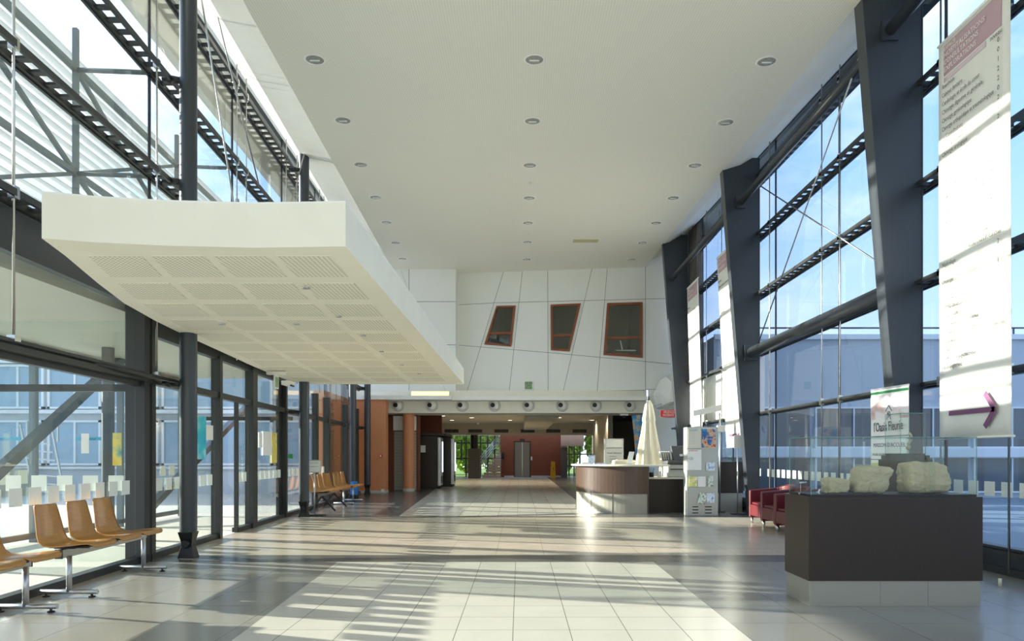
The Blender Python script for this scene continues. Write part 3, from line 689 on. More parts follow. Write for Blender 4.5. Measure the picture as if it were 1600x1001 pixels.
# ------------------------------------------------------------------ left end: orange walls, shutter, column
m = MB(); m.box(-5.7,P(603,0,23.2).x,23.2,23.6,.09,3.06); m.box(-5.8,-5.5,20,23.6,.0,3.06); struct(m.build('wall_orange', M['orange']))
m = MB(); m.box(-5.7,P(603,0,23.2).x+.01,23.19,23.61,0,.09); struct(m.build('baseboard_orange', M['printer']))
t = thing('fire_alarm', 'small red alarm call point on the orange wall', 'alarm', P(595.5,712,23.2)); MB().box(-.05,.05,-.05,0,-.05,.05).build('box', M['red'], t, .006); MB().box(-.03,.02,-.054,-.05,-.03,.03).build('pane', M['paper'], t)
t = thing('socket', 'white electrical socket low on the orange wall', 'socket', P(598,766,23.19)); MB().box(-.05,.05,-.02,0,-.05,.05).build('plate', M['white'], t, .004)
# shutter
xa, xb = -4.40, -3.62
t = thing('roller_shutter', 'grey roller shutter closed between orange wall and orange column', 'shutter', ((xa+xb)/2,24.9,0))
m = MB(); hw = (xb-xa)/2
for k in range(19): m.box(-hw,hw,-.02-(k%2)*.0,.01,.02+k*.108,.02+k*.108+.1)
m.build('slats', M['shutter'], t); MB().box(-hw,hw,-.005,.02,0,2.1).build('backing', M['joint'], t)
MB().box(-hw,hw,-.2,.25,2.1,2.6).build('shutter_box', M['white'], t, .01); MB().box(-.0,.12,-.23,-.2,2.2,2.5).build('label_plate', M['ink'], t)
m = MB(); m.box(-5.6,-4.42,24.9,25.3,0,2.62); m.box(-3.6,-3.55,24.9,25.4,0,2.62); m.box(-5.6,P(690,0,29.3).x,29.3,29.5,0,2.95); m.box(-5.7,-5.6,25.3,41.6,0,2.95); struct(m.build('wall_orange_shaded', M['orange_dk']))  # orange walls, their shade put into the darker colour
t = thing('round_pillar', 'orange round painted pillar in front of the vending machines', 'column', (-3.82,24.45,0))
m = MB(); m.lathe((0,0,0), [(.19,.09),(.19,3.44)], 32); m.build('shaft', M['orange'], t); m = MB(); m.lathe((0,0,0), [(.2,0),(.2,.1),(.19,.1)], 32); m.build('foot_ring', M['printer'], t)

# vending machines
def vending(x, y, label):
    t = thing('vending_machine', label, 'vending machine', (x,y,0), 0, 'vending machines')
    m = MB(); m.box(0,.78,0,.8,.06,1.96); m.build('cabinet', M['wenge'], t, .01)
    m = MB(); m.box(.78,.9,.02,.78,.1,1.9); m.build('front_frame', M['alu'], t, .02)
    m = MB(); m.box(.9,.905,.12,.5,.6,1.75); m.build('front_glass', M['win_dark'], t)
    m = MB(); m.box(.9,.925,.55,.6,.6,1.75); m.build('light_strip', M['tube_on'], t)
    m = MB(); m.box(.9,.92,.15,.6,.2,.45); m.build('delivery_flap', M['black'], t)
    m = MB(); m.box(.05,.88,.05,.75,0,.06); m.build('plinth', M['black'], t)
    return t
vending(-3.83,26.35,'dark vending machine with lit glass front, nearer of the two')
vending(-3.78,27.3,'second vending machine tucked behind the first dark one') if False else None
t = vending(-3.5,28.0,'second vending machine tucked behind the first dark one')
m = MB(); m.box(-3.9,-2.75,26.3,28.8,1.97,2.06); tag(m.build('machine_hood', M['wenge']), 'dark slab hood over the vending machines', 'hood')
p = P(661,701,26.33); m = MB(); m.box(p.x-.09,p.x+.09,26.33,26.349,p.z-.13,p.z+.13); tag(m.build('notice', M['paper']), 'small white notice on the side of the vending machine', 'notice')

# ------------------------------------------------------------------ far hall
m = MB(); m.box(-5.6,9,25.4,38.5,2.95,3.1); struct(m.build('ceiling_far', M['dark_room']))
m = MB(); m.box(-5.6,9,38.3,38.6,2.33,2.98); struct(m.build('beam_far', M['dark_room']))
m = MB(); m.box(P(820,0,30).x,P(865,0,30).x,26,38.3,2.6,2.95); struct(m.build('beam_far_box', M['dark_room']))
m = MB(); m.box(P(927,0,36).x,9,36,36.2,0,2.95); m.box(9,9.1,25,40,0,3); m.box(P(927,0,36).x,P(927,0,36).x+.2,30,36,0,2.95); struct(m.build('wall_far_side', M['dark_room']))
for i, px in enumerate((706,743,784,825,865,906)):
    t = thing('wall_vent', 'dark double air grille on the far bulkhead, %s counted from the vending machines' % ['first','second','third','fourth','fifth','sixth'][i], 'vent', P(px-.5,673,38.3), 0, 'grilles on the far bulkhead')
    MB().box(-.38,.38,-.02,0,-.09,.09).build('frame', M['brick'], t)
    m = MB()
    for s_ in (-1,1):
        for k in range(5): m.box(s_*.19-.17,s_*.19+.17,-.03,-.02,-.08+k*.034,-.06+k*.034)
    m.build('grille', M['black'], t)
spots = [(692,649),(706,656),(737,652),(795,648),(797,656),(874,652),(925,656),(940,648)]
for i, (px, py) in enumerate(spots):
    Y = (2.95-EYE)*F/(HY-py)
    t = thing('spot_downlight', 'small lit round downlight in the dim far ceiling, %s' % ['by the vending machines','behind the one by the vending machines','left of the lift','above the lift','just behind the one above the lift','right of the lift','farthest over reception','nearest over reception'][i], 'light', ((px-HX)*Y/F,Y,2.95), 0, 'lit downlights of the far ceiling')
    m = MB(); m.lathe((0,0,0), [(.13,0),(.13,-.015),(.1,-.015)], 20); m.build('rim', M['white'], t); m = MB(); m.lathe((0,0,0), [(.1,-.012),(.001,-.012)], 20); m.build('lamp', M['lamp_on'], t)
    ld = bpy.data.lights.new('downlight_beam', 'SPOT'); ld.energy = 70; ld.spot_size = 2.3; ld.spot_blend = .6; ld.shadow_soft_size = .1; ld.color = (1,.86,.66)
    lo = bpy.data.objects.new('downlight_beam', ld); C.objects.link(lo); lo.parent = t; lo.location = (0,0,-.04)
m = MB(); m.lathe((0,0,0), [(.07,0),(.07,-.05),(.04,-.07),(.001,-.07)], 16); o = m.build('smoke_detector', M['white']); o.location = ((747-HX)*37.5/F,37.5,2.95); tag(o, 'white smoke detector under the dim far ceiling', 'smoke detector', 'ceiling smoke detectors')
# lift wall
m = MB(); m.box(P(782,0,40).x,P(804,0,40).x,40,40.3,0,2.35); m.box(P(829,0,40).x,P(886,0,40).x,40,40.3,0,2.35); m.box(P(804,0,40).x,P(829,0,40).x,40,40.3,2.02,2.35)
m.box(P(782,0,40).x,9,40,40.3,2.35,3.0); struct(m.build('wall_lift', M['orange_dk']))
m = MB(); m.box(-5.5,P(782,0,40).x,40,40.2,2.35,3.0); struct(m.build('beam_back', M['dark_room']))
m = MB(); m.box(P(788,0,40).x,P(803,0,40).x,39.97,40,0,.09); m.box(P(830,0,40).x,P(884,0,40).x,39.97,40,0,.09); struct(m.build('baseboard_lift', M['printer']))
t = thing('lift', 'closed stainless steel lift doors in the rust brown wall', 'lift', (P(816,0,40).x,40.05,0))
MB().box(-.42,0,-.0,.05,0,1.98).build('door', M['lift_steel'], t); MB().box(.005,.42,-.0,.05,0,1.98).build('door', M['lift_steel'], t)
m = MB(); m.box(-.47,-.42,-.06,.05,0,2.02); m.box(.42,.47,-.06,.05,0,2.02); m.box(-.47,.47,-.06,.05,1.98,2.03); m.build('frame', M['black'], t)
MB().box(-.14,.14,-.08,-.06,2.06,2.16).build('indicator', M['black'], t)
t = thing('call_panel', 'small lift call panel on the wall right of the lift', 'panel', P(830.5,716,39.98)); MB().box(-.04,.04,-.03,0,-.1,.1).build('plate', M['alu'], t)
t = thing('fire_extinguisher', 'dark wall extinguisher left of the lift', 'extinguisher', P(785,710,39.9)); m = MB(); m.lathe((0,0,0), [(.001,-.25),(.07,-.24),(.07,.1),(.03,.16),(.001,.17)], 14); m.build('cylinder_body', M['black'], t)
# yellow wet floor sign
t = thing('wet_floor_sign', 'yellow folding wet floor sign by the rust brown wall', 'warning sign', P(864,746.3,38.8))
for s_ in (-1,1): m = MB(); m.hexa([(-.14,s_*.16-.01,0),(.14,s_*.16-.01,0),(.14,s_*.16+.01,0),(-.14,s_*.16+.01,0)], [(-.11,s_*.015-.01,.9),(.11,s_*.015-.01,.9),(.11,s_*.015+.01,.9),(-.11,s_*.015+.01,.9)]); m.build('panel', M['yellow'], t)
text('lettering', '!', .3, M['ink'], frameM((-.03,-.14,.35),(1,0,0),(0,.16,1)), t)
# glazing at the back with steel posts
BG = sroot('window_4'); m = MB()
for px in (697,728.5,751,762,773,889,897,906): x = P(px,0,41.5).x; m.box(x-.04,x+.04,41.45,41.55,0,3.3)
for px in (722,): x = P(px,0,41.5).x; m.box(x-.08,x+.02,41.4,41.5,.95,2.15)
for z in (1.05,1.95): m.box(-5.5,P(782,0,41.5).x,41.46,41.54,z-.04,z+.04)
for z in (.6,1.3): m.box(P(884,0,41.5).x,P(927,0,41.5).x,41.46,41.54,z-.03,z+.03)
m.build('window_frame', M['alu_dark'], BG)
MB().box(-5.5,P(782,0,41.5).x,41.49,41.505,0,3.3).build('window_glass', M['glass'], BG); MB().box(P(884,0,41.5).x,P(927,0,41.5).x,41.49,41.505,0,3.3).build('window_glass', M['glass'], BG)
m = MB(); m.box(-5.6,P(697,0,41).x-.3,40,41.5,0,3.1); m.box(P(927,0,41).x,9,40.5,41.5,0,3); m.box(-5.6,9,41.4,41.6,2.6,3.4); struct(m.build('wall_back', M['dark_room']))
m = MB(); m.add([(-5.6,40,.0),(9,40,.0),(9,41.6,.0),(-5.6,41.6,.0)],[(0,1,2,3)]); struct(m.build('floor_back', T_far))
m = MB(); m.box(P(877,0,39).x,P(913,0,39).x,39.3,39.5,1.75,2.36); struct(m.build('wall_stairwell', M['sepia']))
t = thing('low_partition', 'dark half height partition right of the rust brown wall', 'partition', P(881.5,745.5,39.6)); MB().box(-.17,.17,-.05,.2,0,1.68).build('board', M['brick'], t); MB().box(-.18,.18,-.06,.21,1.68,1.71).build('cap', M['cream'], t)
t = thing('slatted_pier', 'grey slatted square pier at the foot of the stairs', 'pier', P(741,747,38.3))
m = MB()
for k in range(14): m.box(-.32,.32,-.2,.2,k*.115,k*.115+.105)
m.build('blocks', M['brick'], t); MB().box(-.3,.3,-.18,.18,0,1.6).build('core', M['joint'], t); m = MB(); m.lathe((0,0,0), [(.2,1.6),(.2,2.33)], 20); m.build('post', M['black'], t)
# staircase with rail
t = thing('staircase', 'flight of stairs with steel handrails going up at the back', 'stairs', (0,0,0))
S0 = P(753,745,39.0)
for k in range(11):
    m = MB(); x0 = S0.x+k*.1; m.box(x0,P(781,0,39).x+.05,39.0+k*.12,39.0+k*.12+.16,k*.155,k*.155+.13); m.build('step', M['sepia'], t)
for s_ in (0,1):
    m = MB()
    for q in range(4): m.tube((S0.x-.25,38.9+s_*.02,.45+q*.16), (S0.x+1.0,40.3,2.05+q*.16), .022, 8)
    for q in range(4): xq = S0.x-.2+q*.38; yq = 38.95+q*.42; m.tube((xq,yq,.0+q*.48),(xq,yq,1.05+q*.48),.022,8)
    if s_ == 0: m.build('handrail', M['alu'], t)
# greenery outside
def tree(x, y, h, r, label):
    t = thing('tree', label, 'tree', (x,y,-.06), 0, 'trees behind the back windows')
    m = MB(); m.tube((0,0,0),(0.1,0,h*.7),.14,8,.06); m.build('trunk', M['bark'], t)
    rr = random.Random(int(x*10)); m = MB()
    for i in range(5200):
        a = rr.random()*6.283; b_ = math.acos(rr.uniform(-1,1)); q = rr.random()**.4
        p = Vector((math.cos(a)*math.sin(b_)*r*q, math.sin(a)*math.sin(b_)*r*q, h*.52+math.cos(b_)*h*.5*q)); s_ = rr.uniform(.09,.22)
        u = Vector((rr.uniform(-1,1),rr.uniform(-1,1),rr.uniform(-1,1))).normalized(); v = u.orthogonal().normalized()
        m.add([p-u*s_, p+v*s_*.5, p+u*s_, p-v*s_*.5], [(0,1,2,3)])
    m.build('foliage', M['foliage'], t)
for i, (x, y, h, r) in enumerate(((-5.4,47,5,1.7),(-1.7,47.5,6,1.7),(-3.8,50.5,6,1.7),(2.6,47,4.4,1.6),(5.8,47,5,1.55))):
    tree(x, y, h, r, ['leafy green tree seen beyond the vending machines','leafy green tree behind the slatted pier','leafy green tree behind the stairs','leafy green tree behind the low partition','leafy green tree behind the far right window slit'][i])

# ------------------------------------------------------------------ outside, left
m = MB(); m.box(-8.3,LX(10)-.1,3.6,15.4,2.9,3.2); m.box(-8.35,-8.25,3.6,15.4,2.82,3.24); struct(m.build('roof_porch', M['porch']))
PW = sroot('wall_porch')
for y in (8.3, 10.6, 12.9, 15.2):
    MB().box(-7.3,-7.2,y-.035,y+.035,-.06,2.9).build('mullion', M['steel_out'], PW)
for z in (.0,2.8): MB().box(-7.28,-7.2,8.3,15.2,z,z+.08).build('transom', M['alu_dark'], PW)
for a, b_ in ((8.36,10.54),(12.96,15.14)): MB().box(-7.25,-7.24,a,b_,.08,2.8).build('pane', M['glass'], PW)
for yy in (8.3,15.2): MB().box(-7.2,LX(yy)-.1,yy-.005,yy+.005,.0,2.8).build('pane', M['glass'], PW); MB().box(-7.2,LX(yy)-.1,yy-.04,yy+.04,1.98,2.06).build('transom', M['alu_dark'], PW)
for i in range(18):
    yc = 8.5+i*.37
    if 10.5 < yc < 13: continue
    MB().box(-7.239,-7.236,yc-.1,yc+.1,.82,1.02).build('sticker', M['sticker'], PW)
for i in range(8): MB().box(-6.9+i*.3,-6.72+i*.3,8.29,8.294,.82,1.0).build('sticker', M['sticker'], PW)
m = MB(); m.bar((-6.9,9.3,.95),(-6.9,12.3,2.9),.13,.13); m.bar((-6.9,12.6,-.05),(-6.9,18.4,2.66),.13,.13); tag(m.build('diagonal_strut', M['steel']), 'slanted square steel struts of the porch outside the left glass', 'strut')
for i, (px, Y, xx) in enumerate(((169,11.0,None),)):
    p = P(px, 711, Y); m = MB(); m.lathe((0,0,0), [(.09,-.06),(.09,2.9)], 16); o = m.build('porch_post', M['steel']); o.location = (p.x,Y,0); tag(o, 'dark round post under the porch outside', 'post')
# courtyard building facing us
m = MB(); m.box(-30,-5.75,23.7,30,-.06,4.9); struct(m.build('wall_courtyard', M['facade_grey']))
m = MB(); m.box(-30,-5.75,23.5,23.7,2.62,2.74); m.box(-30,-5.75,23.55,23.7,4.3,4.4); m.box(-30,-5.75,23.6,23.7,.78,.86); struct(m.build('trim_4', M['white_frame']))
k = 0
for x0 in [-29+i*1.9 for i in range(12)]:
    for z0, z1, mt in ((2.78,4.25,'win_blue'),(.9,2.4,'win_dark' if k%2 else 'win_blue')):
        k += 1
        ws = sroot('window_%d' % (10+k))
        MB().box(x0+.08,x0+1.7,23.66,23.69,z0+.05,z1-.05).build('window_pane', M[mt], ws)
        m = MB(); m.box(x0,x0+1.78,23.6,23.7,z0,z0+.07); m.box(x0,x0+1.78,23.6,23.7,z1-.07,z1); m.box(x0,x0+.08,23.6,23.7,z0,z1); m.box(x0+1.7,x0+1.78,23.6,23.7,z0,z1); m.box(x0+.86,x0+.93,23.62,23.7,z0,z1); m.build('window_frame', M['white_frame'], ws)
MB()
m = MB(); m.box(-22,-16,20.5,23.5,-.06,.8); struct(m.build('wall_low', M['dark_room']))
m = MB()
p = P(55,760,21.0); p.z = -.06
for k in range(7): m.bar((p.x-.3+k*.07,21-.2+.0,p.z+1.7-k*.24),(p.x+.6+k*.07,21-.2,p.z+1.62-k*.24),.04,.04)
for q in (0,1): m.bar((p.x-.3+q*.9,20.8,p.z+2.2),(p.x+.12+q*.9,20.8,p.z+.0),.05,.05); m.bar((p.x-.1+q*.9,20.8,p.z+2.3),(p.x-.1+q*.9,20.8,p.z+1.7),.05,.05)
tag(m.build('steel_stair', M['alu']), 'pale metal outdoor steps seen through the left glass', 'stairs')
for px, lab in ((8,'short cyan film strip with lettering on the far left porch glass'),(143,'short cyan film strip with lettering behind the round porch post')):
    p = P(px, 685, 11.9); m = MB(); m.box(p.x-.26,p.x+.26,p.y,p.y+.006,p.z-.028,p.z+.028); t = m.build('window_strip', M['cyan']); tag(t, lab, 'sign', 'cyan film strips')
    text('lettering', 'Bonjour', .08, M['blue_sack'], frameM((p.x-.18,p.y-.004,p.z-.03),(1,0,0),(0,0,1)), t)
# louvre screen
t = thing('louvre_screen', 'white sun louvres on a steel frame outside the upper left glass', 'sun louvre', (0,0,0))
dz = math.tan(EL)-.03      # blades a little flatter than the light so their tops catch it
for k in range(22):
    z = 3.45+k*.125
    m = MB(); o0, o1 = -1.0, -1.15
    ys = (4.0, 17.5)
    b = [(lp(ys[0],o1),ys[0],z+.2*dz),(lp(ys[0],o0),ys[0],z),(lp(ys[1],o0),ys[1],z),(lp(ys[1],o1),ys[1],z+.2*dz)]
    m.hexa(b, [(p[0],p[1],p[2]+.012) for p in b]); m.build('slat', M['louver'], t)
m = MB()
for y in (5.65,8.44,11.25,14.05,16.85):
    m.bar((lp(y,-.88),y,3.2),(lp(y,-.88),y,6.3),.055,.055)
for z in (4.58,5.82): 
    m.bar((lp(4,-.88),4,z),(lp(17.5,-.88),17.5,z),.06,.06)
for a, b_, z0, z1 in ((5.65,8.44,5.82,4.58),(8.44,11.25,4.58,5.82),(8.44,11.25,5.82,4.58),(5.65,8.44,3.4,4.58),(8.44,11.25,4.58,3.4),(11.25,14.05,5.82,4.58),(11.25,14.05,4.58,3.4)):
    m.bar((lp(a,-.88),a,z0),(lp(b_,-.88),b_,z1),.045,.045)
for y in (8.44,11.25,14.05,16.85):
    for z in (4.55,5.78): m.tube((lp(y,-.85),y,z+.03),(lp(y,-.05),y,z),.028,10)
m.build('support_frame', M['steel_out'], t)

# ------------------------------------------------------------------ outside, right
m = MB(); m.box(5.9,24,21.6,30,-.06,4.85); struct(m.build('wall_outside', M['facade_grey']))
m = MB(); m.box(5.9,24,21.5,21.6,4.75,4.9); m.box(5.9,24,21.4,21.6,1.18,1.45); struct(m.build('trim_5', M['white_frame']))
m = MB(); m.box(5.9,24,21.6,21.62,5.08,5.13)
for k in range(10): m.box(7+k*2,7.05+k*2,21.6,21.63,4.85,5.1)
tag(m.build('roof_railing', M['steel']), 'dark railing along the roof edge of the building beyond the right glass', 'railing')
k = 40
for x0 in [6.6+i*2.4 for i in range(7)]:
    for z0, z1 in ((1.5,2.65),(.15,1.15)):
        k += 1; ws = sroot('window_%d' % k)
        MB().box(x0,x0+2.2,21.55,21.58,z0,z1).build('window_pane', M['win_dark'], ws)
        m = MB(); m.box(x0-.05,x0+2.25,21.5,21.6,z0-.05,z0); m.box(x0-.05,x0+2.25,21.5,21.6,z1,z1+.05); m.box(x0-.05,x0,21.5,21.6,z0,z1); m.box(x0+1.1,x0+1.14,21.5,21.6,z0,z1); m.build('window_frame', M['white_frame'], ws)

# ------------------------------------------------------------------ wooden seats on beams
def seat_shell(name, parent, loc, rz):
    # pad faces +x, back at -x
    prof = [(.262,-.006,.30),(.25,.012,.36),(.215,.024,.40),(.12,.016,.425),(0,.002,.43),(-.1,-.006,.42),(-.16,.004,.40),(-.195,.04,.385),(-.215,.1,.365),(-.232,.2,.335),(-.25,.29,.31),(-.262,.345,.295),(-.264,.36,.26)]
    nv = 10; vs = []; T = .011
    for side in (0, 1):
        for i, (px_, pz, wd) in enumerate(prof):
            a = prof[max(0,i-1)]; b_ = prof[min(len(prof)-1,i+1)]; tx, tz = b_[0]-a[0], b_[1]-a[1]; L = math.hypot(tx, tz); nx, nz_ = tz/L, -tx/L
            for j in range(nv+1):
                v = j/nv*2-1; dish = (.018 if i > 1 else .006)*v*v
                s_ = T/2*(1 if side else -1)
                vs.append((px_-nx*(s_)-nx*dish*-1*(-1), v*wd/2, pz-nz_*s_+abs(nz_)*dish*.6))
    n1 = len(prof)*(nv+1); fs = []
    for i in range(len(prof)-1):
        for j in range(nv):
            a = i*(nv+1)+j; q = (a, a+1, a+nv+2, a+nv+1); fs.append(q); fs.append(tuple(n1+k_ for k_ in q[::-1]))
    rim = [i*(nv+1) for i in range(len(prof))]+[(len(prof)-1)*(nv+1)+j for j in range(1,nv+1)]+[i*(nv+1)+nv for i in range(len(prof)-2,-1,-1)]+[j for j in range(nv-1,0,-1)]
    for a, b_ in zip(rim, rim[1:]+rim[:1]): fs.append((a, b_, n1+b_, n1+a))
    m = MB(); m.add(vs, fs, 0, True); o = m.build(name, M['ply'], parent)
    o.location = loc; o.rotation_euler = (0,0,rz); return o
def tleg(parent, loc, h, fl=.25):
    m = MB(); m.tube((0,0,.045),(0,0,h),.023,14); m.tube((-fl,0,.045),(fl,0,.045),.021,14)
    o = m.build('leg', M['alu'], parent); o.location = loc
    for s_ in (-1,1): q = MB().lathe((s_*(fl-.05),0,0), [(.001,0),(.028,0),(.028,.008),(.01,.012),(.01,.03)], 14).build('caster', M['black'], o)
    return o
dirL = math.atan2(-.055,1)
def bench(label, x, y0, y1, seats, legs, black=False):
    t = thing('beam_seating', label, 'bench', (x, (y0+y1)/2, 0), 0, 'wooden beam seats along the left glass'); ym = (y0+y1)/2
    X = lambda y: -.055*(y-ym)
    m = MB(); m.bar((X(y0),y0-ym,.385),(X(y1),y1-ym,.385),.06,.075); m.build('beam', M['alu'], t, .004)
    for e_ in (y0,y1): m = MB(); m.box(X(e_)-.032,X(e_)+.032,e_-ym-.006,e_-ym+.006,.345,.425); m.build('end_cap', M['black'], t)
    for s_ in seats:
        seat_shell('seat', t, (X(s_)+.06,s_-ym,.445), 0)
        m = MB(); m.box(-.14,.2,-.07,-.04,.424,.438); m.box(-.14,.2,.04,.07,.424,.438); m.box(-.09,.09,-.08,.08,.42,.428); o = m.build('seat_bracket', M['black'], t); o.location = (X(s_),s_-ym,0)
    for l in legs:
        if black:
            m = MB(); m.bar((0,0,.35),(0,0,.3),.07,.05); m.bar((0,0,.33),(.3,0,.015),.045,.03); m.bar((0,0,.33),(-.25,0,.015),.045,.03); o = m.build('leg', M['black'], t); o.location = (X(l),l-ym,0)
        else: tleg(t, (X(l)+.03,l-ym,0), .36)
    return t
bench('near three-seat wooden beam bench by the left glass, three backs in full view', -4.0, 6.1, 7.65, [6.27,6.75,7.2], [6.2,7.57])
bench('nearest wooden beam bench cut off by the left picture edge', -3.88, 3.9, 5.68, [4.05,4.53,4.98,5.42], [4.4,5.6])
bench('far wooden bench on black forked legs beside the tilting sign board', -4.38, 15.1, 17.3, [15.3,15.8,16.3,16.8,17.2], [15.6,16.9], True)
bench('farthest wooden beam bench on grey T legs, next to the blue bag', -4.45, 17.5, 19.3, [17.75,18.25,18.75], [17.7,19.0])
m = MB(); m.lathe((0,0,0), [(.001,0),(.09,0),(.1,.03),(.1,.15)], 16, 1); m.lathe((0,0,0), [(.1,.15),(.12,.3),(.1,.5),(.04,.52),(.001,.52)], 16, 0); o = m.build('waste_bag_stand', [M['blue_sack'], M['black']]); o.location = (-4.55,19.55,0); tag(o, 'small blue bag on a black base beside the far bench', 'bag')

# sign board on a stand beside the second column
t = thing('sign_stand', 'white notice board on a thin pole and flat base by the far benches', 'sign', (-4.2,14.55,0))
MB().box(-.17,.2,-.1,.1,0,.025).build('base', M['alu_dark'], t, .004); m = MB(); m.tube((0,0,.025),(0,0,.95),.014,10); m.build('pole', M['alu'], t)
MB().box(-.14,.14,-.03,-.015,.88,1.14).build('board', M['printer'], t); MB().box(-.12,.12,-.034,-.03,.9,1.12).build('paper', M['paper'], t)
text('lettering', 'A C C U E I L', .03, M['ink'], frameM((0,-.036,1.07),(1,0,0),(0,0,1)), t, 'CENTER'); text('lettering', 'merci de patienter', .022, M['ink'], frameM((0,-.036,1.0),(1,0,0),(0,0,1)), t, 'CENTER')
m = MB(); m.bar((-.3,0,1.0),(-.13,0,1.01),.02,.02); m.build('belt_arm', M['white'], t)

# ------------------------------------------------------------------ display case, right
BX0, BX1, BY0, BY1 = 2.37, 3.77, 5.81, 6.31
def case(name, label, x0, x1, y0, y1, zb, zp, zg, base=True, ins=.012):
    t = thing(name, label, 'display case', ((x0+x1)/2,(y0+y1)/2,0), 0); cx_, cy_ = (x0+x1)/2, (y0+y1)/2; a, b_ = (x1-x0)/2, (y1-y0)/2
    MB().box(-a,a,-b_,b_,0,zb).build('metal_base', M['alu_base'], t, .002)
    MB().box(-a-.012,a+.012,-b_-.01,b_+.01,zb,zp).build('cabinet', M['wenge'], t, .002)
    g_ = .02; e_ = .006
    MB().box(-a+g_,a-g_,-b_+g_,b_-g_,zp,zp+.018).build('deck', M['black'], t)
    for nm, bb in (('front',(-a+g_,a-g_,-b_+g_,-b_+g_+e_)),('back',(-a+g_,a-g_,b_-g_-e_,b_-g_)),('l',(-a+g_,-a+g_+e_,-b_+g_+e_,b_-g_-e_)),('r',(a-g_-e_,a-g_,-b_+g_+e_,b_-g_-e_))):
        MB().box(*bb,zp+.018,zg-e_).build('glass_side', M['glass_case'], t)
    MB().box(-a+g_,a-g_,-b_+g_,b_-g_,zg-e_,zg).build('glass_lid', M['glass_case'], t)
    m = MB()
    for sx in (-1,1):
        for sy in (-1,1): m.box(sx*(a-g_)-.002,sx*(a-g_)+.002,sy*(b_-g_)-.002,sy*(b_-g_)+.002,zp+.018,zg)
    for sy in (-1,1): m.box(-a+g_,a-g_,sy*(b_-g_)-.003,sy*(b_-g_)+.003,zg-.004,zg+.001)
    for sx in (-1,1): m.box(sx*(a-g_)-.003,sx*(a-g_)+.003,-b_+g_,b_-g_,zg-.004,zg+.001)
    m.build('glass_edges', M['glass_edge'], t)
    return t
DC = case('display_case', 'large dark wood display case with glass top holding carved stones', BX0, BX1, BY0, BY1, .209, .895, 1.385)
MB().box(.346,.35,-.22,.22,.915,1.38).build('glass_side', M['glass_case'], DC)
m = MB()
for zz in (.04,): 
    for xx in (-.12,.27): m.box(xx-.001,xx+.001,-.2515,-.25,.01,.205)
m.build('base_joint', M['joint'], DC)
def rock(name, label, c, sz, seed, blobs):
    rr = random.Random(seed); bm = bmesh.new()
    bmesh.ops.create_icosphere(bm, subdivisions=5, radius=1)
    from mathutils import noise as nz_
    for v in bm.verts:
        d = v.co.normalized()
        q = [abs(d.x), abs(d.y), abs(d.z)]; k = (q[0]**6+q[1]**6+q[2]**6)**(-1/6)     # boxy
        p = d*k
        sx, sy, szz = blobs(p)
        p = Vector((p.x*sx, p.y*sy, p.z*szz))
        nn = nz_.fractal(d*2.2+Vector((seed,0,0)), 1, 2, 4)*.1+nz_.noise(d*9+Vector((seed,3,0)))*.035
        p = p*(1+nn)
        v.co = Vector((p.x*sz[0], p.y*sz[1], p.z*sz[2]))
    zmin = min(v.co.z for v in bm.verts)
    for v in bm.verts: v.co.z = max(v.co.z, zmin+.012)-zmin-.012
    me = bpy.data.meshes.new(name); bm.to_mesh(me); bm.free(); me.materials.append(M['stone'])
    for pl in me.polygons: pl.use_smooth = True
    o = bpy.data.objects.new(name, me); C.objects.link(o); o.location = c; return tag(o, label, 'stone', 'carved stones in the display case')
zd = .914; Yr = 6.06
rock('stone_fragment', 'smallest rough pale stone lump at left inside the glass case', ((1305-HX)*Yr/F,Yr,zd), (.10,.085,.065), 3, lambda p: (1,1,1-.15*p.x))
r2 = rock('stone_fragment', 'mid-sized carved stone with round knob at its upper corner in the glass case', ((1358-HX)*Yr/F,Yr,zd), (.14,.11,.115), 5, lambda p: (1-.0*p.z+(.22*(-p.z) if p.x < 0 else .08*p.z-.12*(-p.z)),1,1))
m = MB(); m.ball((.15,-.03,.165), .03, 14, 0, (1.1,1,.9)); m.build('knob', M['stone'], r2)
r3 = rock('stone_fragment', 'largest carved torso-like stone at right inside the glass case', ((1441-HX)*Yr/F,Yr,zd), (.18,.12,.13), 9, lambda p: (1+(.16*(-p.z) if p.x > 0 else -.02),1,1-.05*p.x))
m = MB(); m.ball((-.205,-.02,.10), .018, 12, 0, (1.5,1,1)); m.build('knob', M['stone'], r3)
t = thing('metal_finial', 'small pale metal ornament on a pin at the left end of the glass case', 'ornament', ((1251-HX)*5.98/F,5.98,zd))
m = MB(); m.tube((0,0,0),(0,0,.085),.0025,8); m.ball((-.012,0,.0),.008,8); m.build('pin', M['alu'], t); m = MB(); m.ball((.015,0,.09), .016, 12, 0, (1.8,1,.7)); m.ball((.045,0,.096), .008, 8); m.build('head', M['alu'], t)
m = MB(); m.box(-.006,.006,-.003,.003,0,.035); m.box(-.02,.02,-.004,-.003,.0,.004); o = m.build('caption_card', M['paper']); o.location = ((1278-HX)*5.95/F,5.95,zd); o.rotation_euler = (0,.5,0); o.location.z += .006; tag(o, 'tiny white caption card left of the smallest stone', 'card')
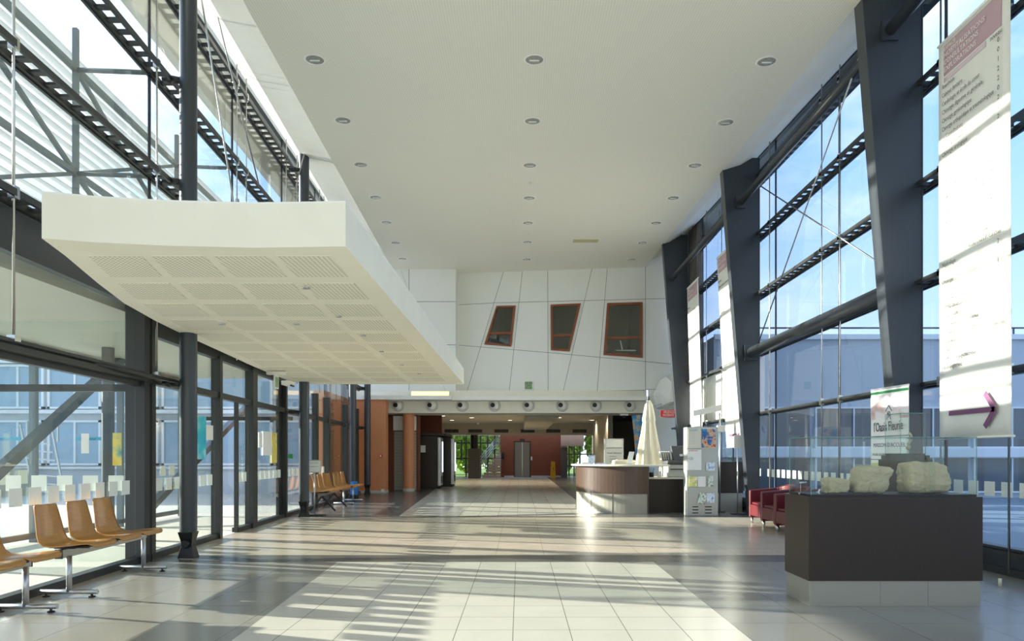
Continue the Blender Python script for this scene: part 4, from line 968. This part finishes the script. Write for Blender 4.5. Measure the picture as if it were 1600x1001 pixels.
# second case behind
DC2 = case('display_case', 'smaller stepped dark display case with tall glass box behind the large one', 3.985, 4.285, 7.45, 7.80, .15, 1.235, 1.68)
MB().box(-.185,.185,-.2,.2,.16,1.19).build('cabinet', M['wenge'], DC2, .002)
m = MB(); s2 = (random.Random(4)); m.tube((0,0,0),(0,0,.05),.003,8); 
pts = [(0,0,.04),(.02,0,.07),(.0,0,.1),(.03,0,.14),(.035,0,.19),(.01,0,.22)]
for a, b_ in zip(pts, pts[1:]): m.tube(a, b_, .013, 10)
m.ball((.0,0,.06),.022,10); m.ball((.03,0,.16),.02,10); o = m.build('figurine', M['stone']); o.location = (4.165,7.62,1.255); tag(o, 'thin twisted carved figurine inside the smaller glass case', 'figurine')

# roll-up banner behind
Y0 = 8.05; xa, xb = (1367-HX)*Y0/F, (1419-HX)*Y0/F
def panel_frame(p00, p10, p01):   # origin bottom-left, bottom-right, top-left
    return Vector(p00), (Vector(p10)-Vector(p00)), (Vector(p01)-Vector(p00))
t = thing('roll_up_banner', 'roll-up banner reading Maison d accueil with green band behind the glass cases', 'banner', (4.40,8.46,0)); hb = .36
t.rotation_euler = (0,0,math.radians(-84))
zt_ = 2.03
MB().box(-hb,hb,-.002,.002,.06,zt_).build('sheet', M['paper'], t)
MB().box(-hb-.01,hb+.01,-.06,.06,0,.06).build('base', M['alu'], t, .01); MB().box(-hb,hb,-.008,.008,zt_,zt_+.02).build('top_bar', M['alu'], t)
MB().box(-hb,hb,-.004,-.002,zt_-.05,zt_-.02).build('green_band', M['green'], t); MB().box(-hb,hb,-.004,-.002,zt_-.36,zt_-.07).build('photo_print', M['photo'], t)
MB().box(-hb,hb,-.004,-.002,.6,1.14).build('lime_field', M['sandgreen'], t)
m = MB(); 
for z in (1.18,1.46): m.box(-hb,hb,-.004,-.002,z,z+.008)
m.bar((-.06,-.006,1.76),(0,-.006,1.83),.006,.006,up=(0,1,0)); m.bar((.06,-.006,1.76),(0,-.006,1.83),.006,.006,up=(0,1,0)); m.bar((-.035,-.006,1.66),(-.02,-.006,1.76),.005,.005,up=(0,1,0)); m.bar((.035,-.006,1.66),(.02,-.006,1.76),.005,.005,up=(0,1,0)); m.bar((-.02,-.006,1.74),(.02,-.006,1.70),.005,.005,up=(0,1,0)); m.bar((.0,-.006,1.76),(.0,-.006,1.68),.005,.005,up=(0,1,0))
m.build('line_drawing', M['ink'], t)
text('lettering', "l'Oasis Fleurie", .16, M['ink'], frameM((-.30,-.005,1.52),(1,0,.06),(0,0,1)), t, width=.58)
text('lettering', "MAISON D'ACCUEIL", .07, M['purple'], frameM((-.31,-.005,1.335),(1,0,0),(0,0,1)), t, width=.62)
text('lettering', "POUR LES FAMILLES D'HOSPITALISES", .04, M['print'], frameM((-.32,-.005,1.23),(1,0,0),(0,0,1)), t, width=.64)
text('lettering', "tilleul", .05, M['print'], frameM((-.1,-.005,.9),(1,0,0),(0,0,1)), t)

# ------------------------------------------------------------------ hanging banners
def cloth(parent, name, mt, x0, ya, yb, z0, z1, tl, off=0, n=10):
    # ya = far edge, yb = near edge; leans outward towards the foot by tl
    m = MB(); vs = []; nz2 = 24; T = .004
    for s_ in (0, 1):
        for i in range(nz2+1):
            z = z0+(z1-z0)*i/nz2; f = (z-1.4)/4.4
            for j in range(n+1):
                y = ya+(yb-ya)*j/n
                vs.append((x0+tl*(1-f)-off-s_*T+.012*math.sin(y*5.5+z*.8)*(1-f), y, z))
    k = (nz2+1)*(n+1); fs = []
    for i in range(nz2):
        for j in range(n):
            a = i*(n+1)+j; q = (a, a+1, a+n+2, a+n+1); fs.append(q); fs.append(tuple(k+w_ for w_ in q[::-1]))
    rim = [i*(n+1) for i in range(nz2+1)]+[nz2*(n+1)+j for j in range(1,n+1)]+[i*(n+1)+n for i in range(nz2-1,-1,-1)]+list(range(n-1,0,-1))
    for a, b_ in zip(rim, rim[1:]+rim[:1]): fs.append((a, b_, k+b_, k+a))
    m.add(vs, fs, 0, True); return m.build(name, M[mt], parent)
def wall_banner(label, x0, ya, yb, tl, lines, detail):
    t = thing('hanging_banner', label, 'banner', (0,0,0), 0, 'tall banners hanging along the right glass')
    cloth(t, 'cloth', 'banner', x0, ya, yb, 1.43, 5.8, tl)
    W = ya-yb
    cloth(t, 'heading_field', 'banner_pink', x0, ya-W*.09, yb+W*.10, 5.42, 5.75, tl, .0065)
    cloth(t, 'curved_stripe', 'banner_pale', x0, ya-W*.09, yb+W*.3, 5.35, 5.40, tl, .0065) if detail else None
    MB().tube((x0,ya+.02,5.81),(x0,yb-.02,5.81),.014,10).build('top_rod', M['white'], t)
    MB().tube((x0+tl,ya+.01,1.42),(x0+tl,yb-.05,1.42),.012,10).build('bottom_rod', M['white'], t)
    m = MB()
    for y in (ya-.1, yb+.1): m.tube((x0,y,5.82),(x0,y,CZ(y)+.2),.002,5)
    m.build('hanging_wire', M['chrome'], t)
    for s_, fy, z, size, mt, wd in lines:
        f = (z-1.4)/4.4; xx = x0+tl*(1-f)-.03
        text('lettering', s_, size, M[mt], frameM((xx,ya-W*fy,z),(0,-1,0),(0,0,1)), t, width=wd, ext=.0005)
    # arrow
    xx = x0+tl-.03; yc0 = ya-W*.2; yc1 = ya-W*.84; z = 1.69
    m = MB(); m.bar((xx,yc0,z),(xx,yc1,z+.0),.004,.05); m.bar((xx,yc1+.15,z+.17),(xx,yc1,z),.004,.06); m.bar((xx,yc1+.15,z-.17),(xx,yc1,z),.004,.06); m.build('arrow', M['purple'], t)
    return t
L = []
for s_, z in (('ESPACE',5.675),('HOSPITALISATIONS',5.60),('CONSULTATIONS',5.52),('EXPLORATIONS',5.44)): L.append((s_, .12, z, .078 if s_ != 'ESPACE' else .06, 'banner', {'ESPACE':.2,'HOSPITALISATIONS':.68,'CONSULTATIONS':.58,'EXPLORATIONS':.54}[s_]))
L.append(('niveau', .78, 5.34, .07, 'print', .17))
rows = [('Anesthésie','0',0),('Cabinet dentaire','0',0),('Cardiologie et école du coeur','1',0),('Chirurgie digestive et générale','2',0),('Chirurgie gynécologique','2',0),('Chirurgie orthopédique et traumatologique','0',0),('- Consultations','2',0.03),('- Hospitalisation','1',.03),
        ('Chirurgie urologique','2',0),('Dermatologie','1',0),('Gastro-entérologie','1',0),('Hôpital de jour','0',0),('HMS : Hôpital médico-chirurgical de semaine','2',0),('Hospitalisations de psychiatrie adultes','',0),("accès rue de l'Alma",'',.4),("UMS'Ado",'',0),('Maladies respiratoires et oncologie thoracique','1',0),('Médecine gériatrique','1',0),('Médecine interne','1',0),('Médecine physique et de réadaptation','',0),('accès cours P. Gauthier','',.4),('Néphrologie','2',0),('Neurologie','1',0),('Oncologie','1',0),('Consultations','1',.04),('Hôpital de jour','0',.04),('Hospitalisation','0',.04),('Ophtalmologie','0',0),('Réanimation - Soins continus','0',0),('Soins de suite gériatriques et','',0),('de réadaptation','',0),('Stomatologie','2',0),('UPSA : unité psychiatrique de soins et','',0),("d'accompagnement",'',0)]
z = 5.27
for s_, nn, ind in rows:
    L.append((s_, .09+ind, z, .068, 'print', min(.022*len(s_), .85)))
    if nn: L.append((nn, .87, z, .068, 'print', None))
    z -= .0935
wall_banner('largest white hanging banner listing hospital departments, nearest at right', 4.70, 7.96, 6.80, 0, L, True)
S = [('ESPACE',.12,5.66,.07,'banner',.25),('CONSULTATIONS',.12,5.57,.09,'banner',.6),('EXPLORATIONS',.12,5.46,.09,'banner',.5)]
z = 5.2
for q in range(24): 
    if q < 7 or q > 11: S.append((rows[(q*5) % 32][0], .1, z, .06, 'print', min(.022*len(rows[(q*5) % 32][0]), .8)))
    z -= .12
wall_banner('white hanging banner with pink heading in front of the middle tapering column', 4.58, 16.5, 15.3, .24, S, False)
wall_banner('white hanging banner with pink heading between the two farther right columns', 4.60, 19.5, 18.3, .12, S, False)

# ------------------------------------------------------------------ armchairs
def armchair(loc, label, rz):
    t = thing('tub_armchair', label, 'armchair', loc, rz, 'maroon armchairs by the right glass')
    # front faces -x, width along y
    for s_ in (-1,1):
        m = MB(); y0, y1 = (s_*.35, s_*.27) if s_ > 0 else (-.35,-.27)
        m.prism([(-.33,min(y0,y1),.1),(.28,min(y0,y1),.1),(.33,min(y0,y1),.66),(-.33,min(y0,y1),.60)], (0,.08,0)); m.build('armrest', M['maroon'], t, .022)
    m = MB()
    pr = []
    n = 10
    for i in range(n+1):
        a = -math.pi/2+math.pi*i/n; pr.append((.16+.20*math.cos(a), .33*math.sin(a)))
    inn = [(x-.075*math.cos(-math.pi/2+math.pi*i/n)-0, y*.78) for i, (x, y) in enumerate(pr)]
    ring = pr+inn[::-1]
    zt = lambda x_: .61+.11*max(0,min(1,(x_-.1)/.25))
    bt = [Vector((x_,y_,.12)) for x_, y_ in ring]; tp = [Vector((x_,y_,zt(x_))) for x_, y_ in ring]; k = len(ring)
    m.add(bt+tp, [(i, (i+1) % k, k+(i+1) % k, k+i) for i in range(k)]+[(k+i, k+i+1, 2*k-2-i, 2*k-1-i) for i in range(n)]+[(i+1, i, k-1-i, k-2-i) for i in range(n)], 0, False)
    m.build('backrest', M['maroon'], t, .018)
    MB().box(-.325,.2,-.27,.27,.14,.34).build('seat', M['maroon'], t, .02); MB().box(-.30,.2,-.265,.265,.34,.385).build('seat_cushion', M['maroon'], t, .02)
    for sx in (-.28,.25):
        for sy in (-.3,.3): m = MB(); m.lathe((sx,sy,0), [(.001,0),(.02,0),(.022,.1),(.001,.1)], 12); m.build('leg', M['chrome'], t)
    return t
armchair((4.54,12.72,0), 'maroon tub armchair beside the dark tapering column, farthest of three', 0)
armchair((4.50,11.97,0), 'maroon tub armchair in the middle of the row of three', 0)
armchair((4.46,11.20,0), 'maroon tub armchair nearest the display case, partly hidden by it', 0)

# ------------------------------------------------------------------ leaflet stand
x0, x1, YS = 3.392, 4.03, 14.43
t = thing('leaflet_stand', 'tall silver leaflet stand with posters and vent slots', 'stand', ((x0+x1)/2,YS,0)); hw = (x1-x0)/2
MB().box(-hw,hw,0,.3,0,1.81).build('body', M['silver'], t, .012)
zz = lambda py: EYE+(HY-py)*YS/F
xx = lambda px: (px-HX)*YS/F-(x0+x1)/2
m = MB()
for py in (791.5,796,801):
    for a, b_ in ((1082,1091),(1101.5,1112)): m.box(xx(a),xx(b_),-.004,.0,zz(py)-.01,zz(py)+.01)
m.build('vent_slots', M['black'], t)
MB().box(xx(1073.5),xx(1118),-.012,0,zz(700),zz(668)).build('poster_frame', M['cream'], t)
def sheet(name, label, a, b_, pa, pb, mt, cat, grp, rot=0, txt=None):
    X0, X1 = (a-HX)*YS/F, (b_-HX)*YS/F; Z1, Z0 = zz(pa), zz(pb); c_ = ((X0+X1)/2, YS-.022, (Z0+Z1)/2)
    m = MB(); m.box(X0-c_[0],X1-c_[0],-.004,.004,Z0-c_[2],Z1-c_[2]); o = m.build(name, M[mt]); o.location = c_; o.rotation_euler = (0,rot,0); tag(o, label, cat, grp)
    if txt:
        for i, (s_, mt2, sz) in enumerate(txt): text('lettering', s_, sz, M[mt2], frameM((X0-c_[0]+.015,-.006,Z1-c_[2]-.035-i*.033),(1,0,0),(0,0,1)), o)
    return o
sheet('poster', 'cream list poster with blue heading at the top of the leaflet stand', 1075, 1095, 670, 699, 'cream', 'poster', None, txt=[('CALENDRIER','cyan',.03)]+[('- - - - - - - -','ink',.026)]*8)
sheet('poster', 'colourful red and blue poster at the top of the leaflet stand', 1096, 1117.5, 670, 699, 'art2', 'poster', None)
sheet('poster', 'white poster with small food picture below the list poster', 1074, 1095.5, 702, 734, 'paper', 'poster', None, txt=[('NUTRITION','red',.035)])
m = MB(); m.ball((0,0,0),.05,12,0,(1,.15,.7)); o = m.build('food_picture', M['leaf2'], None); o.location = P(1079.5,716,YS-.03); tag(o, 'small printed bowl of food picture on the white poster', 'picture')
sheet('leaflet', 'small white leaflet with dark print on the right of the stand', 1103, 1116.5, 722, 735, 'leaf3', 'leaflet', 'leaflets on the silver stand')
sheet('leaflet', 'yellow and teal booklet, left of the middle leaflet row', 1076, 1089, 744, 760, 'leaf1', 'leaflet', 'leaflets on the silver stand', .06)
sheet('leaflet', 'pale lilac leaflet, middle of the middle leaflet row', 1090, 1102, 744, 760, 'paper', 'leaflet', 'leaflets on the silver stand')
sheet('leaflet', 'narrow green and black leaflet, right of the middle leaflet row', 1106, 1114, 743, 760, 'leaf2', 'leaflet', 'leaflets on the silver stand')
sheet('leaflet', 'crooked green leaflet sliding out of the bottom row', 1091, 1103, 770, 787, 'leaf2', 'leaflet', 'leaflets on the silver stand', .25)
sheet('leaflet', 'light blue leaflet at the right of the bottom row', 1104, 1116, 770, 785, 'leaf3', 'leaflet', 'leaflets on the silver stand')
# pole sign and low dark counter behind the stand
t = thing('pole_sign', 'thin silver pole with a translucent sheet holder beside the tapering column', 'sign', P(1152.5,802,14.9)); t.location.z = 0
m = MB(); m.tube((0,0,.02),(0,0,1.45),.013,10); m.build('pole', M['alu'], t); MB().box(-.12,.16,-.12,.12,0,.02).build('base', M['alu_dark'], t, .004); MB().box(-.08,.08,-.02,-.012,1.38,1.66).build('sheet_holder', M['paper'], t)
t = thing('side_counter', 'low dark wood counter with grey foot behind the leaflet stand', 'counter', (4.55,15.9,0))
MB().box(-.38,.40,-.1,.5,0,.4).build('plinth', M['alu_base'], t); MB().box(-.40,.42,-.12,.52,.4,1.09).build('front', M['wenge'], t, .004)
t = thing('dispenser_stand', 'white angled headboard on two slim posts behind the leaflet stand', 'stand', P(1113,802,15.4)); t.location.z = 0
for dx in (-.25,.16): m = MB(); m.tube((dx,0,0),(dx,0,2.15),.018,10); m.build('post', M['alu'], t)
m = MB(); m.hexa([(-.42,-.03,2.08),(.2,-.03,2.2),(.2,.03,2.2),(-.42,.03,2.08)], [(-.42,-.03,2.2),(.2,-.03,2.34),(.2,.03,2.34),(-.42,.03,2.2)]); m.build('head_panel', M['white'], t, .006); MB().box(.1,.26,-.06,.04,1.74,1.88).build('dispenser', M['white'], t, .01); MB().box(-.35,.25,-.12,.12,0,.02).build('base', M['alu_dark'], t)

# ------------------------------------------------------------------ reception
cxr, cyr, rr_ = 2.68, 16.3, 1.4
t = thing('reception_desk', 'curved brown reception desk with pale metal foot and cream top', 'reception desk', (cxr,cyr,0))
def arc(r, a0, a1, n=24): return [(r*math.cos(a0+(a1-a0)*i/n), r*math.sin(a0+(a1-a0)*i/n)) for i in range(n+1)]
def arcwall(r0, r1, z0, z1):
    o = arc(r1, math.pi*.98, math.pi*1.5); i = arc(r0, math.pi*.98, math.pi*1.5); ring = o+i[::-1]
    m = MB(); k = len(ring); n_ = len(o)-1
    m.add([(x_,y_,z0) for x_, y_ in ring]+[(x_,y_,z1) for x_, y_ in ring], [(a, (a+1) % k, k+(a+1) % k, k+a) for a in range(k)]+[(k+a, k+a+1, 2*k-2-a, 2*k-1-a) for a in range(n_)]+[(a+1, a, k-1-a, k-2-a) for a in range(n_)])
    return m
arcwall(1.3,1.385,0,.42).build('metal_foot', M['alu_base'], t); arcwall(1.3,1.40,.42,1.0).build('front_panel', M['wenge_l'], t)
m = MB(); 
o = [(x_, y_) for x_, y_ in arc(1.5, math.pi*.98, math.pi*1.5, 24)]; pts = o+[(.42,-1.46),(.5,-1.3),(.42,-1.05),(0,-1.05)]+arc(.95, math.pi*1.5, math.pi*.98, 16)
m.prism([Vector((x_,y_,1.0)) for x_, y_ in pts], (0,0,.04)); m.build('counter_top', M['cream'], t, .008)
MB().box(-.0,.03,-1.4,-.6,0,1.0).build('side_panel', M['wenge_l'], t)
m = MB()
for a in (1.05,1.12,1.2,1.33): 
    an = math.pi*a; m.box(1.387*math.cos(an)-.003,1.387*math.cos(an)+.003,1.387*math.sin(an)-.003,1.387*math.sin(an)+.003,0,.42)
m.build('foot_joint', M['joint'], t)
t = thing('low_counter', 'low dark counter with cream top joined to the reception desk', 'counter', (2.73,15.35,0))
MB().box(0,1.1,0,.62,.0,.72).build('front', M['wenge'], t, .003); MB().box(-.0,1.15,-.03,.66,.72,.76).build('counter_top', M['cream'], t, .006)
# parasol
t = thing('closed_parasol', 'closed cream parasol standing behind the reception desk', 'parasol', (2.97,16.35,0))
m = MB(); m.tube((0,0,.0),(0,0,2.6),.022,12); m.build('pole', M['alu'], t)
m = MB(); nn = 64; vs = []; hs = [1.0,1.2,1.5,1.8,2.0,2.04,2.2,2.4,2.5]
rs = [.27,.25,.205,.155,.125,.14,.115,.085,.03]
for h_, r_ in zip(hs, rs):
    for i in range(nn): a = 2*math.pi*i/nn; q = r_*(1+.16*math.cos(a*9+h_*.6)*(1 if h_ < 2.3 else .4)); vs.append((q*math.cos(a), q*math.sin(a), h_))
m.add(vs, [(j*nn+i, j*nn+(i+1) % nn, (j+1)*nn+(i+1) % nn, (j+1)*nn+i) for j in range(len(hs)-1) for i in range(nn)], 0, True); m.build('canopy', M['canvas'], t)
m = MB(); m.tube((0,0,2.5),(0,0,2.58),.03,10); m.build('finial', M['printer_dk'], t); m = MB(); m.lathe((0,0,0), [(.001,0),(.22,0),(.22,.06),(.05,.1)], 24); m.build('base', M['black'], t)
# things on the desk
def onD(px, Y): return ((px-HX)*Y/F, Y, 1.042)
t = thing('leaflet_holder', 'small tilted card with teal print on the reception desk', 'card holder', onD(924,16.0)); m = MB(); m.hexa([(-.08,0,0),(.07,0,0),(.07,.01,0),(-.08,.01,0)], [(-.06,.06,.19),(.1,.06,.19),(.1,.07,.19),(-.06,.07,.19)]); m.build('card', M['leaf3'], t); MB().box(-.08,.08,-.01,.08,0,.008).build('foot', M['glass_edge'], t)
t = thing('sign_card', 'tall white slanted card standing on the reception desk edge', 'card holder', onD(984,15.2)); m = MB(); m.hexa([(-.07,0,0),(.04,0,0),(.04,.01,0),(-.07,.01,0)], [(0,.05,.27),(.11,.05,.27),(.11,.06,.27),(0,.06,.27)]); m.build('card', M['paper'], t); MB().box(-.07,.05,-.01,.07,0,.006).build('foot', M['glass_edge'], t)
m = MB(); m.box(-.1,.1,-.07,.07,0,.02); m.box(-.09,.11,-.06,.08,.02,.032); o = m.build('paper_stack', M['paper']); o.location = onD(915,15.9); tag(o, 'low stack of papers at the left end of the reception desk', 'papers')
m = MB(); m.box(-.14,.14,-.08,.08,0,.02); o = m.build('leaflet_pile', M['leaf3']); o.location = onD(938,15.4); tag(o, 'flat pile of leaflets in the middle of the reception desk', 'papers')
t = thing('desk_printer', 'pale low printer behind the reception counter near the parasol', 'printer', ((975-HX)*17/F,17,.72)); MB().box(-.27,.27,-.2,.2,0,.4).build('body', M['cream'], t, .04); MB().box(-.18,.2,-.1,.1,.4,.415).build('paper_tray', M['sepia'], t)
m = MB(); m.box((958-HX)*17/F-.1,(1040-HX)*16.9/F,16.7,17.4,0,.72); tag(m.build('back_desk', M['cream']), 'low cream worktop behind the reception counter', 'desk')
t = thing('information_totem', 'upright grey information board behind the reception desk', 'sign', ((959-HX)*18.2/F,18.2,0)); w2 = 15*18.2/F
MB().box(-w2,w2,-.03,.03,0,1.66).build('board', M['printer'], t, .004); MB().box(-w2*.8,w2*.8,-.034,-.03,1.44,1.63).build('header', M['alu'], t); MB().box(-w2*.85,w2*.85,-.034,-.03,1.415,1.425).build('line', M['ink'], t)
text('lettering', 'Accueil - Admissions', .05, M['ink'], frameM((-.17,-.036,1.28),(1,0,0),(0,0,1)), t, width=.36)
for i, s_ in enumerate(('Informations','Consultations','Hospitalisations','Sorties')): text('lettering', s_, .035, M['ink'], frameM((-.12,-.036,1.2-i*.07),(1,0,0),(0,0,1)), t)
# copier and office things to the right
t = thing('copier', 'large light grey copier on the low counter', 'copier', ((1058-HX)*15.65/F,15.68,.762)); MB().box(-.25,.25,-.26,.26,0,.27).build('body', M['printer'], t, .02); MB().box(-.27,.27,-.28,.26,.27,.36).build('top_cover', M['printer_dk'], t, .03); MB().box(-.2,.12,-.275,-.26,.16,.18).build('paper_slot', M['black'], t)
MB().box(-.22,-.02,-.27,-.26,.02,.1).build('drawer', M['printer'], t)
t = thing('office_phone', 'dark upright desk unit on top of the copier', 'device', ((1061-HX)*15.8/F,15.8,1.122)); m = MB(); m.hexa([(-.13,-.08,0),(.14,-.08,0),(.14,.1,0),(-.13,.1,0)], [(-.18,.0,.32),(.12,.0,.32),(.14,.08,.32),(-.18,.08,.32)]); m.build('housing', M['printer_dk'], t, .01); m = MB(); m.box(.0,.07,-.075,-.03,.09,.14); m.build('white_tag', M['paper'], t)
t = thing('document_rack', 'grey wire document rack left of the dark unit on the copier', 'rack', ((1041-HX)*15.9/F,15.9,1.122)); 
m = MB()
for q in range(5): m.hexa([(-.12+q*.05,-.1,0),(-.105+q*.05,-.1,0),(-.105+q*.05,.1,0),(-.12+q*.05,.1,0)], [(-.15+q*.05,-.1,.2),(-.135+q*.05,-.1,.2),(-.135+q*.05,.1,.2),(-.15+q*.05,.1,.2)])
m.build('dividers', M['printer'], t); MB().box(-.14,.12,-.1,.1,0,.01).build('tray', M['printer_dk'], t)
t = thing('pen_pot', 'dark pot of pens under the end of the reception counter', 'pen pot', ((1018-HX)*15.5/F,15.5,.762)); m = MB(); m.lathe((0,0,0), [(.001,0),(.05,0),(.055,.1),(.05,.1),(.045,.01)], 16); m.build('pot', M['black'], t)
m = MB()
for q in range(8): a = q*.8; m.tube((.02*math.cos(a),.02*math.sin(a),.01),(.06*math.cos(a),.05*math.sin(a),.19+.01*(q%3)),.004,6)
m.build('pens', M['blue_sack'], t)
t = thing('small_box', 'small white box on the low counter', 'box', ((1030-HX)*15.45/F,15.45,.762)); MB().box(-.04,.04,-.04,.04,0,.13).build('box_body', M['paper'], t, .004)
t = thing('hand_gel', 'white dispenser bottle behind the small white box', 'bottle', ((1031-HX)*15.7/F+.03,15.75,.762)); m = MB(); m.lathe((0,0,0), [(.001,0),(.035,0),(.035,.2),(.012,.22),(.012,.25),(.001,.25)], 16); m.build('bottle_body', M['white'], t); MB().box(-.04,.012,-.01,.01,.25,.265).build('pump', M['white'], t)
# painting and red sign
t = thing('painting', 'tall blue and orange abstract painting leaning on the far wall', 'painting', FW(1003,712,.1)); t.rotation_euler = (0,0,math.atan2(UD.y,UD.x)); m = MB(); m.hexa([(-.2,-.03,-.1),(.35,-.03,-.1),(.35,0,-.1),(-.2,0,-.1)], [(-.35,-.03,1.33),(.3,-.03,1.4),(.3,0,1.4),(-.35,0,1.33)]); m.build('canvas', M['art'], t)
p = P(1043,646,21.5); t = thing('direction_sign', 'small red sign with white lettering hanging beside the tapering column', 'sign', p); MB().box(-.235,.235,-.03,.03,-.125,.125).build('casing', M['alu'], t, .004); MB().box(-.22,.22,-.034,-.03,-.11,.11).build('face', M['red'], t)
text('lettering', 'URGENCES', .115, M['paper'], frameM((-.13,-.037,.015),(1,0,0),(0,0,1)), t, width=.32); text('lettering', 'MATERNITE', .115, M['paper'], frameM((-.15,-.037,-.085),(1,0,0),(0,0,1)), t, width=.33)
m = MB(); m.tube((-.18,0,.125),(-.18,0,.3),.006,6); m.tube((.18,0,.125),(.18,0,.3),.006,6); m.tube((-.18,0,.3),(-.18,2.2,.3),.008,6); m.tube((.18,0,.3),(.18,2.2,.3),.008,6); m.build('hanger', M['alu'], t)
# white faceted wall volume
q = [P(1041,588,22.5),P(1030,612,22.5),P(1034,634,22.5),P(1046,640,22.5),P(1068,636,22.5),P(1068,574,22.5)]
q[4] = P(1060,637,22.5); q[5] = P(1060,577,22.5); o = [P(1050,598,21.9),P(1047,628,21.9),P(1058,627,21.9),P(1058,594,21.9)]
m = MB(); m.add([v for v in q]+o+[v+Vector((0,1.0,0)) for v in q], [(0,1,6),(1,7,6),(1,2,7),(2,3,7),(3,4,8,7),(4,5,9,8),(5,0,6,9),(6,7,8,9),(0,5,15,10),(1,0,10,11),(2,1,11,12),(3,2,12,13),(4,3,13,14),(5,4,14,15),(10,11,12,13,14,15)])
tag(m.build('faceted_niche', M['white']), 'white faceted box projecting from the far wall behind the tapering column', 'wall box')
# security camera near far opening and small floor piece
t = thing('projector_camera', 'small white camera under the beam above the reception', 'camera', (P(975,645,24.2).x,24.2,2.655)); MB().box(-.14,.14,-.08,.08,-.07,.0).build('mount', M['white'], t, .01); m = MB(); m.ball((0,0,-.1),.07,12); m.build('lens', M['black'], t)
m = MB(); m.lathe((0,0,0), [(.001,0),(.016,0),(.016,.07),(.001,.07)], 14); o = m.build('floor_peg', M['cream']); o.location = P(1562.5,915,6.72); o.location.z = 0; tag(o, 'tiny white peg standing on the floor right of the display case', 'peg')
